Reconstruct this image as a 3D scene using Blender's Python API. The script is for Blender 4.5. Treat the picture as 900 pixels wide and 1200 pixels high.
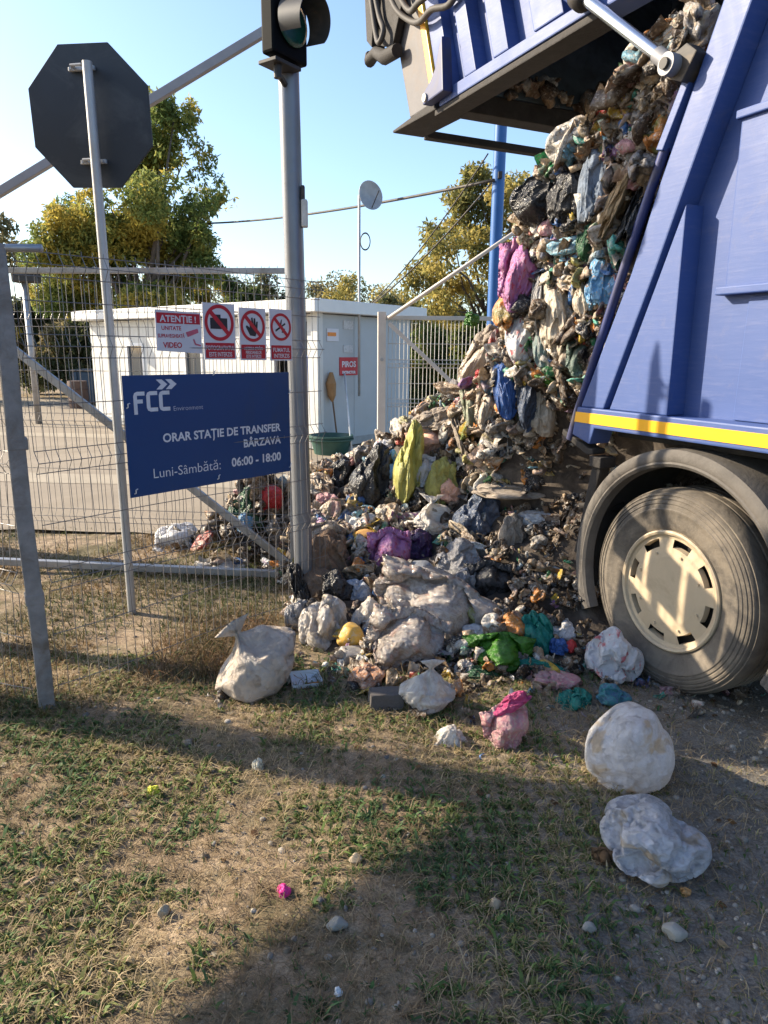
import bpy, bmesh, math, random
import numpy as np
from mathutils import Matrix, Vector

for o in list(bpy.data.objects): bpy.data.objects.remove(o)
SC = bpy.context.scene
COL = SC.collection
rng = np.random.default_rng(7)
random.seed(7)

# ------------------------------------------------------------------ camera
FPX, CAMH = 820.0, 1.65                      # focal length in pixels of the 900x1200 photograph
PITCH = math.atan(188 / FPX); ROLL = math.radians(0.5)
cp, sp = math.cos(PITCH), math.sin(PITCH)
CAM = np.array([0, 0, CAMH])
def ray(x, y):
    a = (x - 450) / FPX; b = (y - 600) / FPX
    a, b = a * math.cos(ROLL) + b * math.sin(ROLL), -a * math.sin(ROLL) + b * math.cos(ROLL)
    return np.array([a, cp - b * sp, -sp - b * cp])
def ground_at(x, y, z=0.0):
    d = ray(x, y); return CAM + d * (z - CAMH) / d[2]
def at_depth(x, y, Y):
    d = ray(x, y); return CAM + d * Y / d[1]
cam_d = bpy.data.cameras.new('camera'); cam = bpy.data.objects.new('camera', cam_d); COL.objects.link(cam)
cam_d.sensor_fit = 'VERTICAL'; cam_d.sensor_height = 24; cam_d.lens = FPX / 1200 * 24
cam_d.clip_start = 0.05; cam_d.clip_end = 2000
X_ = Vector((1, 0, 0)); D_ = Vector((0, -sp, -cp)); F_ = Vector((0, cp, -sp))
cr, sr = math.cos(ROLL), math.sin(ROLL)
rt = cr * X_ - sr * D_; up = -(sr * X_ + cr * D_)
m = Matrix.Identity(4)
for i in range(3): m[i][0] = rt[i]; m[i][1] = up[i]; m[i][2] = -F_[i]
m[0][3], m[1][3], m[2][3] = 0, 0, CAMH
cam.matrix_world = m
SC.camera = cam

# ------------------------------------------------------------------ light
SUN_EL = math.radians(28)
sun_h = np.array([-0.962, 0.272]); sun_h /= np.linalg.norm(sun_h)      # towards the sun, on the ground
to_sun = Vector((sun_h[0] * math.cos(SUN_EL), sun_h[1] * math.cos(SUN_EL), math.sin(SUN_EL)))
w = bpy.data.worlds.new('World'); SC.world = w; w.use_nodes = True
wn = w.node_tree.nodes; wl = w.node_tree.links
sky = wn.new('ShaderNodeTexSky'); sky.sky_type = 'NISHITA'; sky.sun_disc = False
sky.sun_elevation = SUN_EL; sky.sun_rotation = math.atan2(sun_h[0], sun_h[1])
sky.air_density = 1.0; sky.dust_density = 1.3; sky.ozone_density = 3.0
wl.new(sky.outputs[0], wn['Background'].inputs[0]); wn['Background'].inputs[1].default_value = 0.14
sl = bpy.data.lights.new('sun', 'SUN'); sl.energy = 5.0; sl.angle = math.radians(0.5); sl.color = (1.0, 0.86, 0.66)
so = bpy.data.objects.new('sun', sl); COL.objects.link(so)
so.rotation_euler = to_sun.to_track_quat('Z', 'Y').to_euler(); so.location = (-8, 2, 8)
SC.view_settings.view_transform = 'Standard'; SC.view_settings.look = 'None'
SC.view_settings.exposure = 1.14; SC.view_settings.gamma = 1.0
SC.view_settings.use_curve_mapping = False
SC.cycles.max_bounces = 6; SC.cycles.transparent_max_bounces = 8

# ------------------------------------------------------------------ numpy noise
def _hash(i, j, k, s):
    h = (i * 374761393 + j * 668265263 + k * 1274126177 + s * 974634517) & 0x7fffffff
    h = ((h ^ (h >> 13)) * 1103515245) & 0x7fffffff
    h = ((h ^ (h >> 16)) * 12345677) & 0x7fffffff
    return (h & 0xffff) / 65535.0
def vnoise(p, s=0):
    p = np.asarray(p, float)
    if p.shape[1] == 2: p = np.c_[p, np.zeros(len(p))]
    f = np.floor(p).astype(np.int64); t = p - f; t = t * t * (3 - 2 * t)
    r = 0
    for a in (0, 1):
        for b in (0, 1):
            for c in (0, 1):
                wgt = (t[:, 0] if a else 1 - t[:, 0]) * (t[:, 1] if b else 1 - t[:, 1]) * (t[:, 2] if c else 1 - t[:, 2])
                r = r + wgt * _hash(f[:, 0] + a, f[:, 1] + b, f[:, 2] + c, s)
    return r
def fbm(p, s=0, n=3):
    p = np.asarray(p, float); r = 0; a = 0.5
    for i in range(n):
        r = r + a * vnoise(p * 2 ** i, s + i); a *= 0.5
    return r / (1 - 0.5 ** n)

# ------------------------------------------------------------------ materials
MATS = {}
def nt(name):
    m = bpy.data.materials.new(name); m.use_nodes = True
    n = m.node_tree; return m, n, n.nodes['Principled BSDF'], n.links
def noise_tex(n, l, scale, detail=4, rough=0.6, dist=0.0, vec=None, kind='noise'):
    t = n.nodes.new('ShaderNodeTexNoise'); t.inputs['Scale'].default_value = scale
    t.inputs['Detail'].default_value = detail; t.inputs['Roughness'].default_value = rough
    t.inputs['Distortion'].default_value = dist
    if vec is not None: l.new(vec, t.inputs['Vector'])
    return t.outputs['Fac']
def coords(n, which='Object'):
    return n.nodes.new('ShaderNodeTexCoord').outputs[which]
def ramp(n, l, fac, stops):
    r = n.nodes.new('ShaderNodeValToRGB'); e = r.color_ramp.elements
    while len(e) < len(stops): e.new(0.5)
    for i, (p, c) in enumerate(stops):
        e[i].position = p; e[i].color = (*c, 1) if len(c) == 3 else c
    l.new(fac, r.inputs[0]); return r.outputs[0]
def mix(n, l, fac, a, b, mode='MIX'):
    x = n.nodes.new('ShaderNodeMix'); x.data_type = 'RGBA'; x.blend_type = mode
    for k, v in ((0, fac), (6, a), (7, b)):
        if isinstance(v, (int, float)): x.inputs[k].default_value = v
        elif isinstance(v, tuple): x.inputs[k].default_value = (*v, 1)
        else: l.new(v, x.inputs[k])
    return x.outputs[2]
def bump(n, l, h, b, strength=0.3, dist=0.01):
    k = n.nodes.new('ShaderNodeBump'); k.inputs['Strength'].default_value = strength; k.inputs['Distance'].default_value = dist
    l.new(h, k.inputs['Height']); l.new(k.outputs[0], b.inputs['Normal'])
def simple(name, col, rough=0.6, metal=0.0, var=0.25, scale=6.0, dirt=None, bumps=0.0, bscale=40, spec=None, dirt_amt=(0.5, 0.75)):
    """colour with grain, optional dirt blotches"""
    if name in MATS: return MATS[name]
    m, n, b, l = nt(name); v = coords(n)
    f = noise_tex(n, l, scale, 6, 0.65, 0.3, v)
    c = ramp(n, l, f, [(0.25, tuple(x * (1 - var) for x in col)), (0.75, tuple(min(1, x * (1 + var)) for x in col))])
    if dirt:
        d = noise_tex(n, l, scale * 0.45, 7, 0.7, 0.8, v)
        dm = ramp(n, l, d, [(dirt_amt[0], (0, 0, 0)), (dirt_amt[1], (1, 1, 1))])
        c = mix(n, l, dm, c, dirt)
    l.new(c, b.inputs['Base Color'])
    b.inputs['Roughness'].default_value = rough; b.inputs['Metallic'].default_value = metal
    if spec is not None: b.inputs['Specular IOR Level'].default_value = spec
    if bumps: bump(n, l, noise_tex(n, l, bscale, 5, 0.7, 0, v), b, bumps, 0.01)
    MATS[name] = m; return m
def plastic(name, col, col2=None, rough=0.32, trans=0.25, spots=None, wr=1.0, clear=0.0, blend=0.5, sscale=7.0, contents=0.0):
    """thin wrinkled bag film: colour patches, dirt, wrinkles, some light through"""
    if name in MATS: return MATS[name]
    m, n, b, l = nt(name); v = coords(n)
    col2 = col2 or tuple(x * 0.6 for x in col)
    f = noise_tex(n, l, 3.5, 6, 0.65, 1.2, v)
    c = ramp(n, l, f, [(blend - 0.12, col), (blend + 0.16, col2)])
    if spots:
        g = noise_tex(n, l, sscale, 3, 0.5, 0.6, v)
        c = mix(n, l, ramp(n, l, g, [(0.58, (0, 0, 0)), (0.66, (1, 1, 1))]), c, spots)
    if contents:                                   # what is inside shows through the film
        f6 = noise_tex(n, l, 4.2, 5, 0.6, 1.8, v)
        cc = ramp(n, l, f6, [(0.32, (0.14, 0.095, 0.065)), (0.42, (0.42, 0.37, 0.32)), (0.50, (0.64, 0.62, 0.60)), (0.57, (0.46, 0.30, 0.22)), (0.64, (0.26, 0.25, 0.26)), (0.72, (0.55, 0.46, 0.30))])
        c = mix(n, l, contents, c, cc)
    d = noise_tex(n, l, 11, 8, 0.75, 0.6, v)
    c = mix(n, l, ramp(n, l, d, [(0.56, (0, 0, 0)), (0.86, (0.6, 0.6, 0.6))]), c, tuple(0.35 * q + 0.05 * e for q, e in zip(col, (1.5, 1.15, 0.8))))
    l.new(c, b.inputs['Base Color']); b.inputs['Roughness'].default_value = rough
    # wrinkles: stretched distorted waves + fine noise
    h1 = noise_tex(n, l, 9, 3, 0.55, 2.2, v)
    rdg = n.nodes.new('ShaderNodeMath'); rdg.operation = 'PINGPONG'; rdg.inputs[1].default_value = 0.09; l.new(h1, rdg.inputs[0])
    h2 = noise_tex(n, l, 38, 4, 0.6, 1.0, v)
    ad = n.nodes.new('ShaderNodeMath'); ad.operation = 'MULTIPLY_ADD'; l.new(h2, ad.inputs[0]); ad.inputs[1].default_value = 0.12; l.new(rdg.outputs[0], ad.inputs[2])
    # sharp creases: edges of warped cells at two sizes
    wn_ = n.nodes.new('ShaderNodeTexNoise'); wn_.inputs['Scale'].default_value = 2.5; l.new(v, wn_.inputs['Vector'])
    va = n.nodes.new('ShaderNodeVectorMath'); va.operation = 'MULTIPLY_ADD'; l.new(wn_.outputs['Color'], va.inputs[0]); va.inputs[1].default_value = (0.7, 0.7, 0.7); l.new(v, va.inputs[2])
    hsum = ad.outputs[0]
    for sc_v, am_v in ((3.2, 0.16), (8.5, 0.09)):
        vo = n.nodes.new('ShaderNodeTexVoronoi'); vo.feature = 'F1'; vo.inputs['Scale'].default_value = sc_v; l.new(va.outputs[0], vo.inputs['Vector'])
        q_ = n.nodes.new('ShaderNodeMath'); q_.operation = 'MULTIPLY_ADD'; l.new(vo.outputs['Distance'], q_.inputs[0]); q_.inputs[1].default_value = am_v; l.new(hsum, q_.inputs[2]); hsum = q_.outputs[0]
    bump(n, l, hsum, b, 0.40 * wr, 0.07)
    facet_normal(n, l, b, v, ((4.5, 0.42 * wr, (1.3, 1.3, 0.55)), (11, 0.36 * wr, (1.0, 1.0, 0.5)), (26, 0.22 * wr, (1, 1, 0.7))))
    tr = n.nodes.new('ShaderNodeBsdfTranslucent'); l.new(c, tr.inputs[0])
    mx = n.nodes.new('ShaderNodeMixShader'); mx.inputs[0].default_value = trans
    l.new(b.outputs[0], mx.inputs[1]); l.new(tr.outputs[0], mx.inputs[2])
    out = mx.outputs[0]
    if clear > 0:
        tp = n.nodes.new('ShaderNodeBsdfTransparent'); m2 = n.nodes.new('ShaderNodeMixShader')
        cl = noise_tex(n, l, 6, 4, 0.6, 1.5, v)
        cf = ramp(n, l, cl, [(0.4, (clear, clear, clear)), (0.62, (clear * 0.25,) * 3)])
        l.new(cf, m2.inputs[0]); l.new(out, m2.inputs[1]); l.new(tp.outputs[0], m2.inputs[2]); out = m2.outputs[0]
    l.new(out, n.nodes['Material Output'].inputs[0])
    MATS[name] = m; return m
def facet_normal(n, l, b, v, layers):
    """crumpled film: every small cell of the surface is tipped its own way, with sharp creases between"""
    src = b.inputs['Normal'].links[0].from_socket if b.inputs['Normal'].links else n.nodes.new('ShaderNodeNewGeometry').outputs['Normal']
    wn_ = n.nodes.new('ShaderNodeTexNoise'); wn_.inputs['Scale'].default_value = layers[0][0] * 0.55; wn_.inputs['Detail'].default_value = 3; l.new(v, wn_.inputs['Vector'])
    va = n.nodes.new('ShaderNodeVectorMath'); va.operation = 'MULTIPLY_ADD'; l.new(wn_.outputs['Color'], va.inputs[0]); va.inputs[1].default_value = (1.6 / layers[0][0],) * 3; l.new(v, va.inputs[2])
    for sc_v, am, st in layers:
        mp_ = n.nodes.new('ShaderNodeMapping'); mp_.inputs['Scale'].default_value = st; l.new(va.outputs[0], mp_.inputs[0])
        vo = n.nodes.new('ShaderNodeTexVoronoi'); vo.inputs['Scale'].default_value = sc_v; l.new(mp_.outputs[0], vo.inputs['Vector'])
        c5 = n.nodes.new('ShaderNodeVectorMath'); c5.operation = 'SUBTRACT'; l.new(vo.outputs['Color'], c5.inputs[0]); c5.inputs[1].default_value = (0.5, 0.5, 0.5)
        ma = n.nodes.new('ShaderNodeVectorMath'); ma.operation = 'MULTIPLY_ADD'; l.new(c5.outputs[0], ma.inputs[0]); ma.inputs[1].default_value = (am, am, am); l.new(src, ma.inputs[2]); src = ma.outputs[0]
    no = n.nodes.new('ShaderNodeVectorMath'); no.operation = 'NORMALIZE'; l.new(src, no.inputs[0]); l.new(no.outputs[0], b.inputs['Normal'])
def attr_mat(name, rough=0.5, trans=0.0, bumps=0.3, bscale=60, spec=0.4, contrast=False):
    if name in MATS: return MATS[name]
    m, n, b, l = nt(name)
    a = n.nodes.new('ShaderNodeAttribute'); a.attribute_name = 'Col'
    v = coords(n); f = noise_tex(n, l, 25, 4, 0.7, 0.5, v)
    c = mix(n, l, 1.0, a.outputs['Color'], ramp(n, l, f, [(0.3, (0.62, 0.6, 0.56)), (0.65, (1, 1, 1))]), 'MULTIPLY')
    if contrast:                                   # print, stains and dirt on crushed packaging
        f5 = noise_tex(n, l, 48, 3, 0.6, 1.5, v); c = mix(n, l, ramp(n, l, f5, [(0.53, (0, 0, 0)), (0.60, (0.75, 0.75, 0.75))]), c, ramp(n, l, noise_tex(n, l, 20, 2, 0.5, 0.5, v), [(0.3, (0.05, 0.035, 0.025)), (0.45, (0.22, 0.15, 0.09)), (0.55, (0.5, 0.47, 0.43)), (0.68, (0.16, 0.13, 0.12)), (0.78, (0.35, 0.12, 0.08))]))
    l.new(c, b.inputs['Base Color']); b.inputs['Roughness'].default_value = rough; b.inputs['Specular IOR Level'].default_value = spec
    if bumps: bump(n, l, noise_tex(n, l, bscale, 4, 0.7, 0.5, v), b, bumps, 0.01)
    if contrast: facet_normal(n, l, b, v, ((38, 0.6, (1, 1, 0.6)), (90, 0.4, (1, 1, 0.7))))
    if trans:
        tr = n.nodes.new('ShaderNodeBsdfTranslucent'); l.new(c, tr.inputs[0])
        mx = n.nodes.new('ShaderNodeMixShader'); mx.inputs[0].default_value = trans
        l.new(b.outputs[0], mx.inputs[1]); l.new(tr.outputs[0], mx.inputs[2]); l.new(mx.outputs[0], n.nodes['Material Output'].inputs[0])
    MATS[name] = m; return m

# ------------------------------------------------------------------ mesh helpers
class MB:
    def __init__(s): s.v = []; s.f = []
    def add(s, v, f):
        o = len(s.v); s.v += [tuple(map(float, p)) for p in v]; s.f += [tuple(i + o for i in q) for q in f]; return s
    def box(s, c, size, rot=None, bev=0.0):
        bm = bmesh.new(); bmesh.ops.create_cube(bm, size=1)
        bmesh.ops.scale(bm, vec=size, verts=bm.verts)
        if bev: bmesh.ops.bevel(bm, geom=bm.edges[:], offset=bev, segments=2, profile=0.5, affect='EDGES')
        M = Matrix.Translation(Vector(c)) @ (rot.to_4x4() if rot is not None else Matrix.Identity(4))
        bm.verts.index_update()
        s.add([M @ v.co for v in bm.verts], [[v.index for v in f.verts] for f in bm.faces]); bm.free(); return s
    def tube(s, pts, r, n=8, caps=True):
        pts = [Vector(p) for p in pts]; rs = r if isinstance(r, (list, tuple)) else [r] * len(pts)
        v = []; f = []; prev = None
        for i, p in enumerate(pts):
            t = (pts[min(i + 1, len(pts) - 1)] - pts[max(i - 1, 0)]).normalized()
            if prev is None:
                a = Vector((0, 0, 1)) if abs(t.z) < 0.9 else Vector((1, 0, 0)); x = t.cross(a).normalized()
            else: x = (prev - t * prev.dot(t)).normalized()
            prev = x; y = t.cross(x)
            for k in range(n):
                an = 2 * math.pi * k / n; v.append(p + (x * math.cos(an) + y * math.sin(an)) * rs[i])
        for i in range(len(pts) - 1):
            for k in range(n):
                f.append((i * n + k, i * n + (k + 1) % n, (i + 1) * n + (k + 1) % n, (i + 1) * n + k))
        if caps: f.append(tuple(range(n - 1, -1, -1))); f.append(tuple((len(pts) - 1) * n + k for k in range(n)))
        return s.add(v, f)
    def prism(s, poly, fn, d0, d1):
        """poly: list of 2-D points; fn(a,b,d) -> 3-D point; between depths d0 and d1"""
        n = len(poly)
        v = [fn(a, b, d0) for a, b in poly] + [fn(a, b, d1) for a, b in poly]
        f = [tuple(range(n)), tuple(range(2 * n - 1, n - 1, -1))] + [(i, i + n, (i + 1) % n + n, (i + 1) % n) for i in range(n)]
        return s.add(v, f)
    def lathe(s, prof, fn, n=48, a0=0.0, a1=2 * math.pi, close=False):
        """prof: (r, h) list; fn(r, ang, h) -> 3-D"""
        full = abs(a1 - a0 - 2 * math.pi) < 1e-6; cols = n if full else n + 1
        v = []; f = []; k = len(prof)
        for i in range(cols):
            an = a0 + (a1 - a0) * i / n
            for r, h in prof: v.append(fn(r, an, h))
        for i in range(n):
            j = (i + 1) % cols
            for q in range(k if close else k - 1):
                q2 = (q + 1) % k
                f.append((i * k + q, i * k + q2, j * k + q2, j * k + q))
        if not full and close:
            f.append(tuple(range(k))); f.append(tuple((cols - 1) * k + q for q in range(k - 1, -1, -1)))
        return s.add(v, f)
    def build(s, name, mat, parent=None, smooth=False, bevel=0.0, fixn=True):
        me = bpy.data.meshes.new(name); me.from_pydata(s.v, [], s.f)
        if fixn or bevel:
            bm = bmesh.new(); bm.from_mesh(me)
            bmesh.ops.recalc_face_normals(bm, faces=bm.faces)
            if bevel:
                es = [e for e in bm.edges if len(e.link_faces) == 2 and e.calc_face_angle(0) > 0.6]
                bmesh.ops.bevel(bm, geom=es, offset=bevel, segments=2, profile=0.6, affect='EDGES', clamp_overlap=True)
            bm.to_mesh(me); bm.free()
        return link(name, me, mat, parent, smooth)
def link(name, me, mat, parent=None, smooth=False):
    o = bpy.data.objects.new(name, me); COL.objects.link(o)
    if mat is not None: me.materials.append(mat)
    if smooth:
        me.polygons.foreach_set('use_smooth', [True] * len(me.polygons))
        if smooth == 'auto':
            bm = bmesh.new(); bm.from_mesh(me)
            for e in bm.edges:
                if len(e.link_faces) == 2 and e.calc_face_angle(0) > 0.7: e.smooth = False
            bm.to_mesh(me); bm.free()
    if parent is not None: child(o, parent)
    return o
def child(o, parent):
    o.parent = parent
    if parent.get('world_parts'):                      # parts given in world coordinates
        o.matrix_parent_inverse = Matrix.Translation(-parent.location)
def empty(name, loc, label, cat, group=None, rz=0.0, world_parts=False):
    o = bpy.data.objects.new(name, None); COL.objects.link(o); o.empty_display_size = 0.1
    o.location = loc; o.rotation_euler = (0, 0, rz); tag(o, label, cat, group)
    if world_parts: o['world_parts'] = 1
    return o
def tag(o, label=None, cat=None, group=None, kind=None):
    if label: o['label'] = label
    if cat: o['category'] = cat
    if group: o['group'] = group
    if kind: o['kind'] = kind
    return o
def fast_mesh(name, v, faces, cols=None, smooth=False):
    """v (n,3); faces (m,k) constant k, or list of such arrays"""
    if not isinstance(faces, list): faces = [faces]
    me = bpy.data.meshes.new(name)
    me.vertices.add(len(v)); me.vertices.foreach_set('co', np.asarray(v, np.float32).ravel())
    nl = sum(f.size for f in faces); nf = sum(len(f) for f in faces)
    me.loops.add(nl); me.polygons.add(nf)
    me.loops.foreach_set('vertex_index', np.concatenate([f.ravel() for f in faces]).astype(np.int32))
    tot = np.concatenate([np.full(len(f), f.shape[1]) for f in faces]); st = np.concatenate([[0], np.cumsum(tot)[:-1]])
    me.polygons.foreach_set('loop_start', st.astype(np.int32))
    me.update(calc_edges=True); me.validate()
    if cols is not None:
        a = me.color_attributes.new('Col', 'FLOAT_COLOR', 'POINT')
        a.data.foreach_set('color', np.c_[cols, np.ones(len(cols))].astype(np.float32).ravel())
    if smooth: me.polygons.foreach_set('use_smooth', [True] * nf)
    return me
def text_mesh(txt, size, bold=0.0, align='LEFT', sx=1.0):
    c = bpy.data.curves.new('text', 'FONT'); c.body = txt; c.size = size; c.offset = bold; c.align_x = align
    c.resolution_u = 3
    o = bpy.data.objects.new('text', c); COL.objects.link(o)
    dg = bpy.context.evaluated_depsgraph_get(); me = bpy.data.meshes.new_from_object(o.evaluated_get(dg))
    bpy.data.objects.remove(o); bpy.data.curves.remove(c)
    v = np.zeros(len(me.vertices) * 3); me.vertices.foreach_get('co', v); v = v.reshape(-1, 3)
    f = [tuple(p.vertices) for p in me.polygons]; bpy.data.meshes.remove(me)
    v[:, 0] *= sx
    return v, f
ICO = {}
def ico(s):
    if s not in ICO:
        bm = bmesh.new(); bmesh.ops.create_icosphere(bm, subdivisions=s, radius=1); bm.verts.index_update()
        ICO[s] = (np.array([v.co[:] for v in bm.verts]), np.array([[v.index for v in f.verts] for f in bm.faces])); bm.free()
    return ICO[s]
def struct(o): o['kind'] = 'structure'; return o
def srgb(r, g, b):
    f = lambda c: (c / 255 / 12.92) if c / 255 <= 0.04045 else ((c / 255 + 0.055) / 1.055) ** 2.4
    return (f(r), f(g), f(b))

# ================================================================== GROUND
def gh(x, y):
    p = np.c_[x, y]
    near = np.clip(1.3 - np.hypot(x, y - 3) / 9, 0, 1)
    return near * ((fbm(p * 1.3, 3, 3) - 0.5) * 0.07 + (fbm(p * 7, 11, 3) - 0.5) * 0.022) 
def build_ground():
    xs = np.r_[np.linspace(-3.2, 3.2, 330)]; ys = np.r_[np.linspace(0.9, 7.2, 330)]
    xs = np.r_[-600, -120, -40, -18, -9, -5, xs, 5, 9, 18, 40, 120, 600]; ys = np.r_[-60, -15, -4, -1, xs[0] * 0, ys, 8, 9, 11, 14, 20, 35, 80, 250, 900]
    gx, gy = np.meshgrid(xs, ys); z = gh(gx.ravel(), gy.ravel())
    n1, n2 = len(ys), len(xs); i = np.arange(n1 * n2).reshape(n1, n2)
    f = np.stack([i[:-1, :-1], i[:-1, 1:], i[1:, 1:], i[1:, :-1]], -1).reshape(-1, 4)
    me = fast_mesh('ground', np.c_[gx.ravel(), gy.ravel(), z], f, smooth=True)
    m, n, b, l = nt('soil'); v = coords(n)
    f1 = noise_tex(n, l, 1.4, 8, 0.65, 0.4, v); f2 = noise_tex(n, l, 14, 8, 0.75, 0.2, v); f3 = noise_tex(n, l, 110, 4, 0.7, 0, v)
    c = ramp(n, l, f2, [(0.28, (0.17, 0.12, 0.078)), (0.5, (0.38, 0.285, 0.19)), (0.72, (0.56, 0.445, 0.315))])
    # gravelly grey lane to the right, under the lorry
    sx = n.nodes.new('ShaderNodeSeparateXYZ'); l.new(v, sx.inputs[0])
    mm = n.nodes.new('ShaderNodeMath'); mm.operation = 'MULTIPLY_ADD'; l.new(f1, mm.inputs[0]); mm.inputs[1].default_value = 1.6; l.new(sx.outputs[0], mm.inputs[2])
    my = n.nodes.new('ShaderNodeMath'); my.operation = 'MULTIPLY_ADD'; l.new(sx.outputs[1], my.inputs[0]); my.inputs[1].default_value = -0.28; l.new(mm.outputs[0], my.inputs[2])
    gm = ramp(n, l, my.outputs[0], [(0.42, (0, 0, 0)), (0.9, (1, 1, 1))])
    gcol = ramp(n, l, f2, [(0.3, (0.15, 0.135, 0.115)), (0.55, (0.27, 0.245, 0.21)), (0.75, (0.40, 0.37, 0.32))])
    c = mix(n, l, gm, c, gcol)
    grn = ramp(n, l, noise_tex(n, l, 2.3, 6, 0.7, 0.5, v), [(0.46, (0, 0, 0)), (0.6, (0.6, 0.6, 0.6))])
    gi = n.nodes.new('ShaderNodeMix'); gi.data_type = 'RGBA'; l.new(gm, gi.inputs[0]); l.new(grn, gi.inputs[6]); gi.inputs[7].default_value = (0, 0, 0, 1)
    c = mix(n, l, gi.outputs[2], c, (0.075, 0.085, 0.032))
    sp_ = ramp(n, l, f3, [(0.35, (0.6, 0.6, 0.6)), (0.65, (1.15, 1.15, 1.15))])
    c = mix(n, l, 1.0, c, sp_, 'MULTIPLY')
    l.new(c, b.inputs['Base Color']); b.inputs['Roughness'].default_value = 0.95; b.inputs['Specular IOR Level'].default_value = 0.15
    ad = n.nodes.new('ShaderNodeMath'); ad.operation = 'MULTIPLY_ADD'; l.new(f3, ad.inputs[0]); ad.inputs[1].default_value = 0.3; l.new(f2, ad.inputs[2])
    bump(n, l, ad.outputs[0], b, 0.8, 0.03)
    struct(link('ground', me, m))
build_ground()

def build_yard():                                      # the sandy concrete yard behind the gate
    xs = np.linspace(-22, 3.5, 120); front = 6.15 + 0.25 * (vnoise(np.c_[xs * 1.2, xs * 0], 5) - 0.5) + 0.10 * (vnoise(np.c_[xs * 5, xs * 0], 6) - 0.5)
    v = np.r_[np.c_[xs, front, xs * 0 + 0.03], np.c_[xs, xs * 0 + 24, xs * 0 + 0.03]]
    n = len(xs); i = np.arange(n - 1); f = np.stack([i, i + 1, i + 1 + n, i + n], -1)
    m = simple('yard_concrete', (0.25, 0.205, 0.15), 0.9, var=0.12, scale=1.2, dirt=(0.20, 0.16, 0.11), bumps=0.3, bscale=30)
    struct(link('yard', fast_mesh('yard', v, f), m))
    # two pale worn slab strips crossing the yard
    for (y0, y1, s) in ((8.1, 8.75, 0.0), (12.5, 13.1, 0.02)):
        w_ = 0.05 * (vnoise(np.c_[xs * 2, xs * 0], 9) - 0.5)
        v = np.r_[np.c_[xs, y0 + w_ - 0.10 * xs, xs * 0 + 0.0345], np.c_[xs, y1 + w_ - 0.10 * xs, xs * 0 + 0.0345]]
        struct(link('path', fast_mesh('path', v, f), simple('slab', (0.32, 0.27, 0.20), 0.9, var=0.10, scale=2.0, dirt=(0.27, 0.22, 0.155))))
build_yard()

# ================================================================== FENCES, POSTS, SIGNS
galv = simple('galvanised', (0.34, 0.34, 0.35), 0.42, 0.55, 0.18, 9, dirt=(0.22, 0.19, 0.15), bumps=0.05)
galv_l = simple('galvanised_pale', (0.38, 0.385, 0.39), 0.5, 0.3, 0.12, 7, dirt=(0.36, 0.32, 0.27))
wire_m = simple('wire', (0.20, 0.19, 0.185), 0.5, 0.4, 0.2, 4)
wire_l = simple('wire_pale', (0.50, 0.48, 0.44), 0.5, 0.3, 0.12, 4)
post_m = simple('weathered_post', (0.23, 0.22, 0.215), 0.75, 0.15, 0.3, 12, dirt=(0.13, 0.10, 0.075), bumps=0.3, bscale=25)
dark_m = simple('dark_metal', (0.035, 0.032, 0.03), 0.6, 0.3, 0.3, 10, dirt=(0.10, 0.075, 0.05))

FA = np.array([-1.58, 3.0, 0]); FB = np.array([-0.51, 4.23, 0])
FD = (FB - FA) / np.linalg.norm(FB - FA); FN = np.array([FD[1], -FD[0], 0])      # FN faces the camera
def wire_panel(A, D, N, s0, s1, z0, z1, folds, pitch=0.05, r=0.0019, hz_extra=(), mat=None, parent=None, jitter=0.004, bulge=None):
    """welded mesh panel with V-folds; wires share one mesh as they are a pixel wide"""
    A = np.array(A, float); mb = MB(); R = random.Random(int(abs(s1 * 100)))
    def P(s, z, off): return A + D * s + N * off + np.array([0, 0, z])
    def off(z):
        for zf in folds:
            if abs(z - zf) < 0.05: return 0.035 * (1 - abs(z - zf) / 0.05)
        return 0.0
    bl = bulge or (lambda s, z: 0.0)
    zs = sorted(set([z0, z1] + [zf + d for zf in folds for d in (-0.05, 0, 0.05)] + list(np.linspace(z0, z1, 12))))
    s = s0
    while s <= s1:
        ds = R.uniform(-jitter, jitter)
        mb.tube([P(s + ds * math.sin(z * 3), z, off(z) + bl(s, z)) for z in zs], r, 4, False); s += pitch
    for zf in list(folds):
        for d in (-0.05, 0, 0.05):
            mb.tube([P(q, zf + d, off(zf + d) + 0.004 + bl(q, zf)) for q in np.linspace(s0, s1, 14)], r * 1.1, 4, False)
    for z in hz_extra:
        mb.tube([P(q, z, 0.004 + bl(q, z)) for q in np.linspace(s0, s1, 14)], r * 1.1, 4, False)
    return mb.build('wire_mesh', mat or wire_m, parent, fixn=False)

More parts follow.
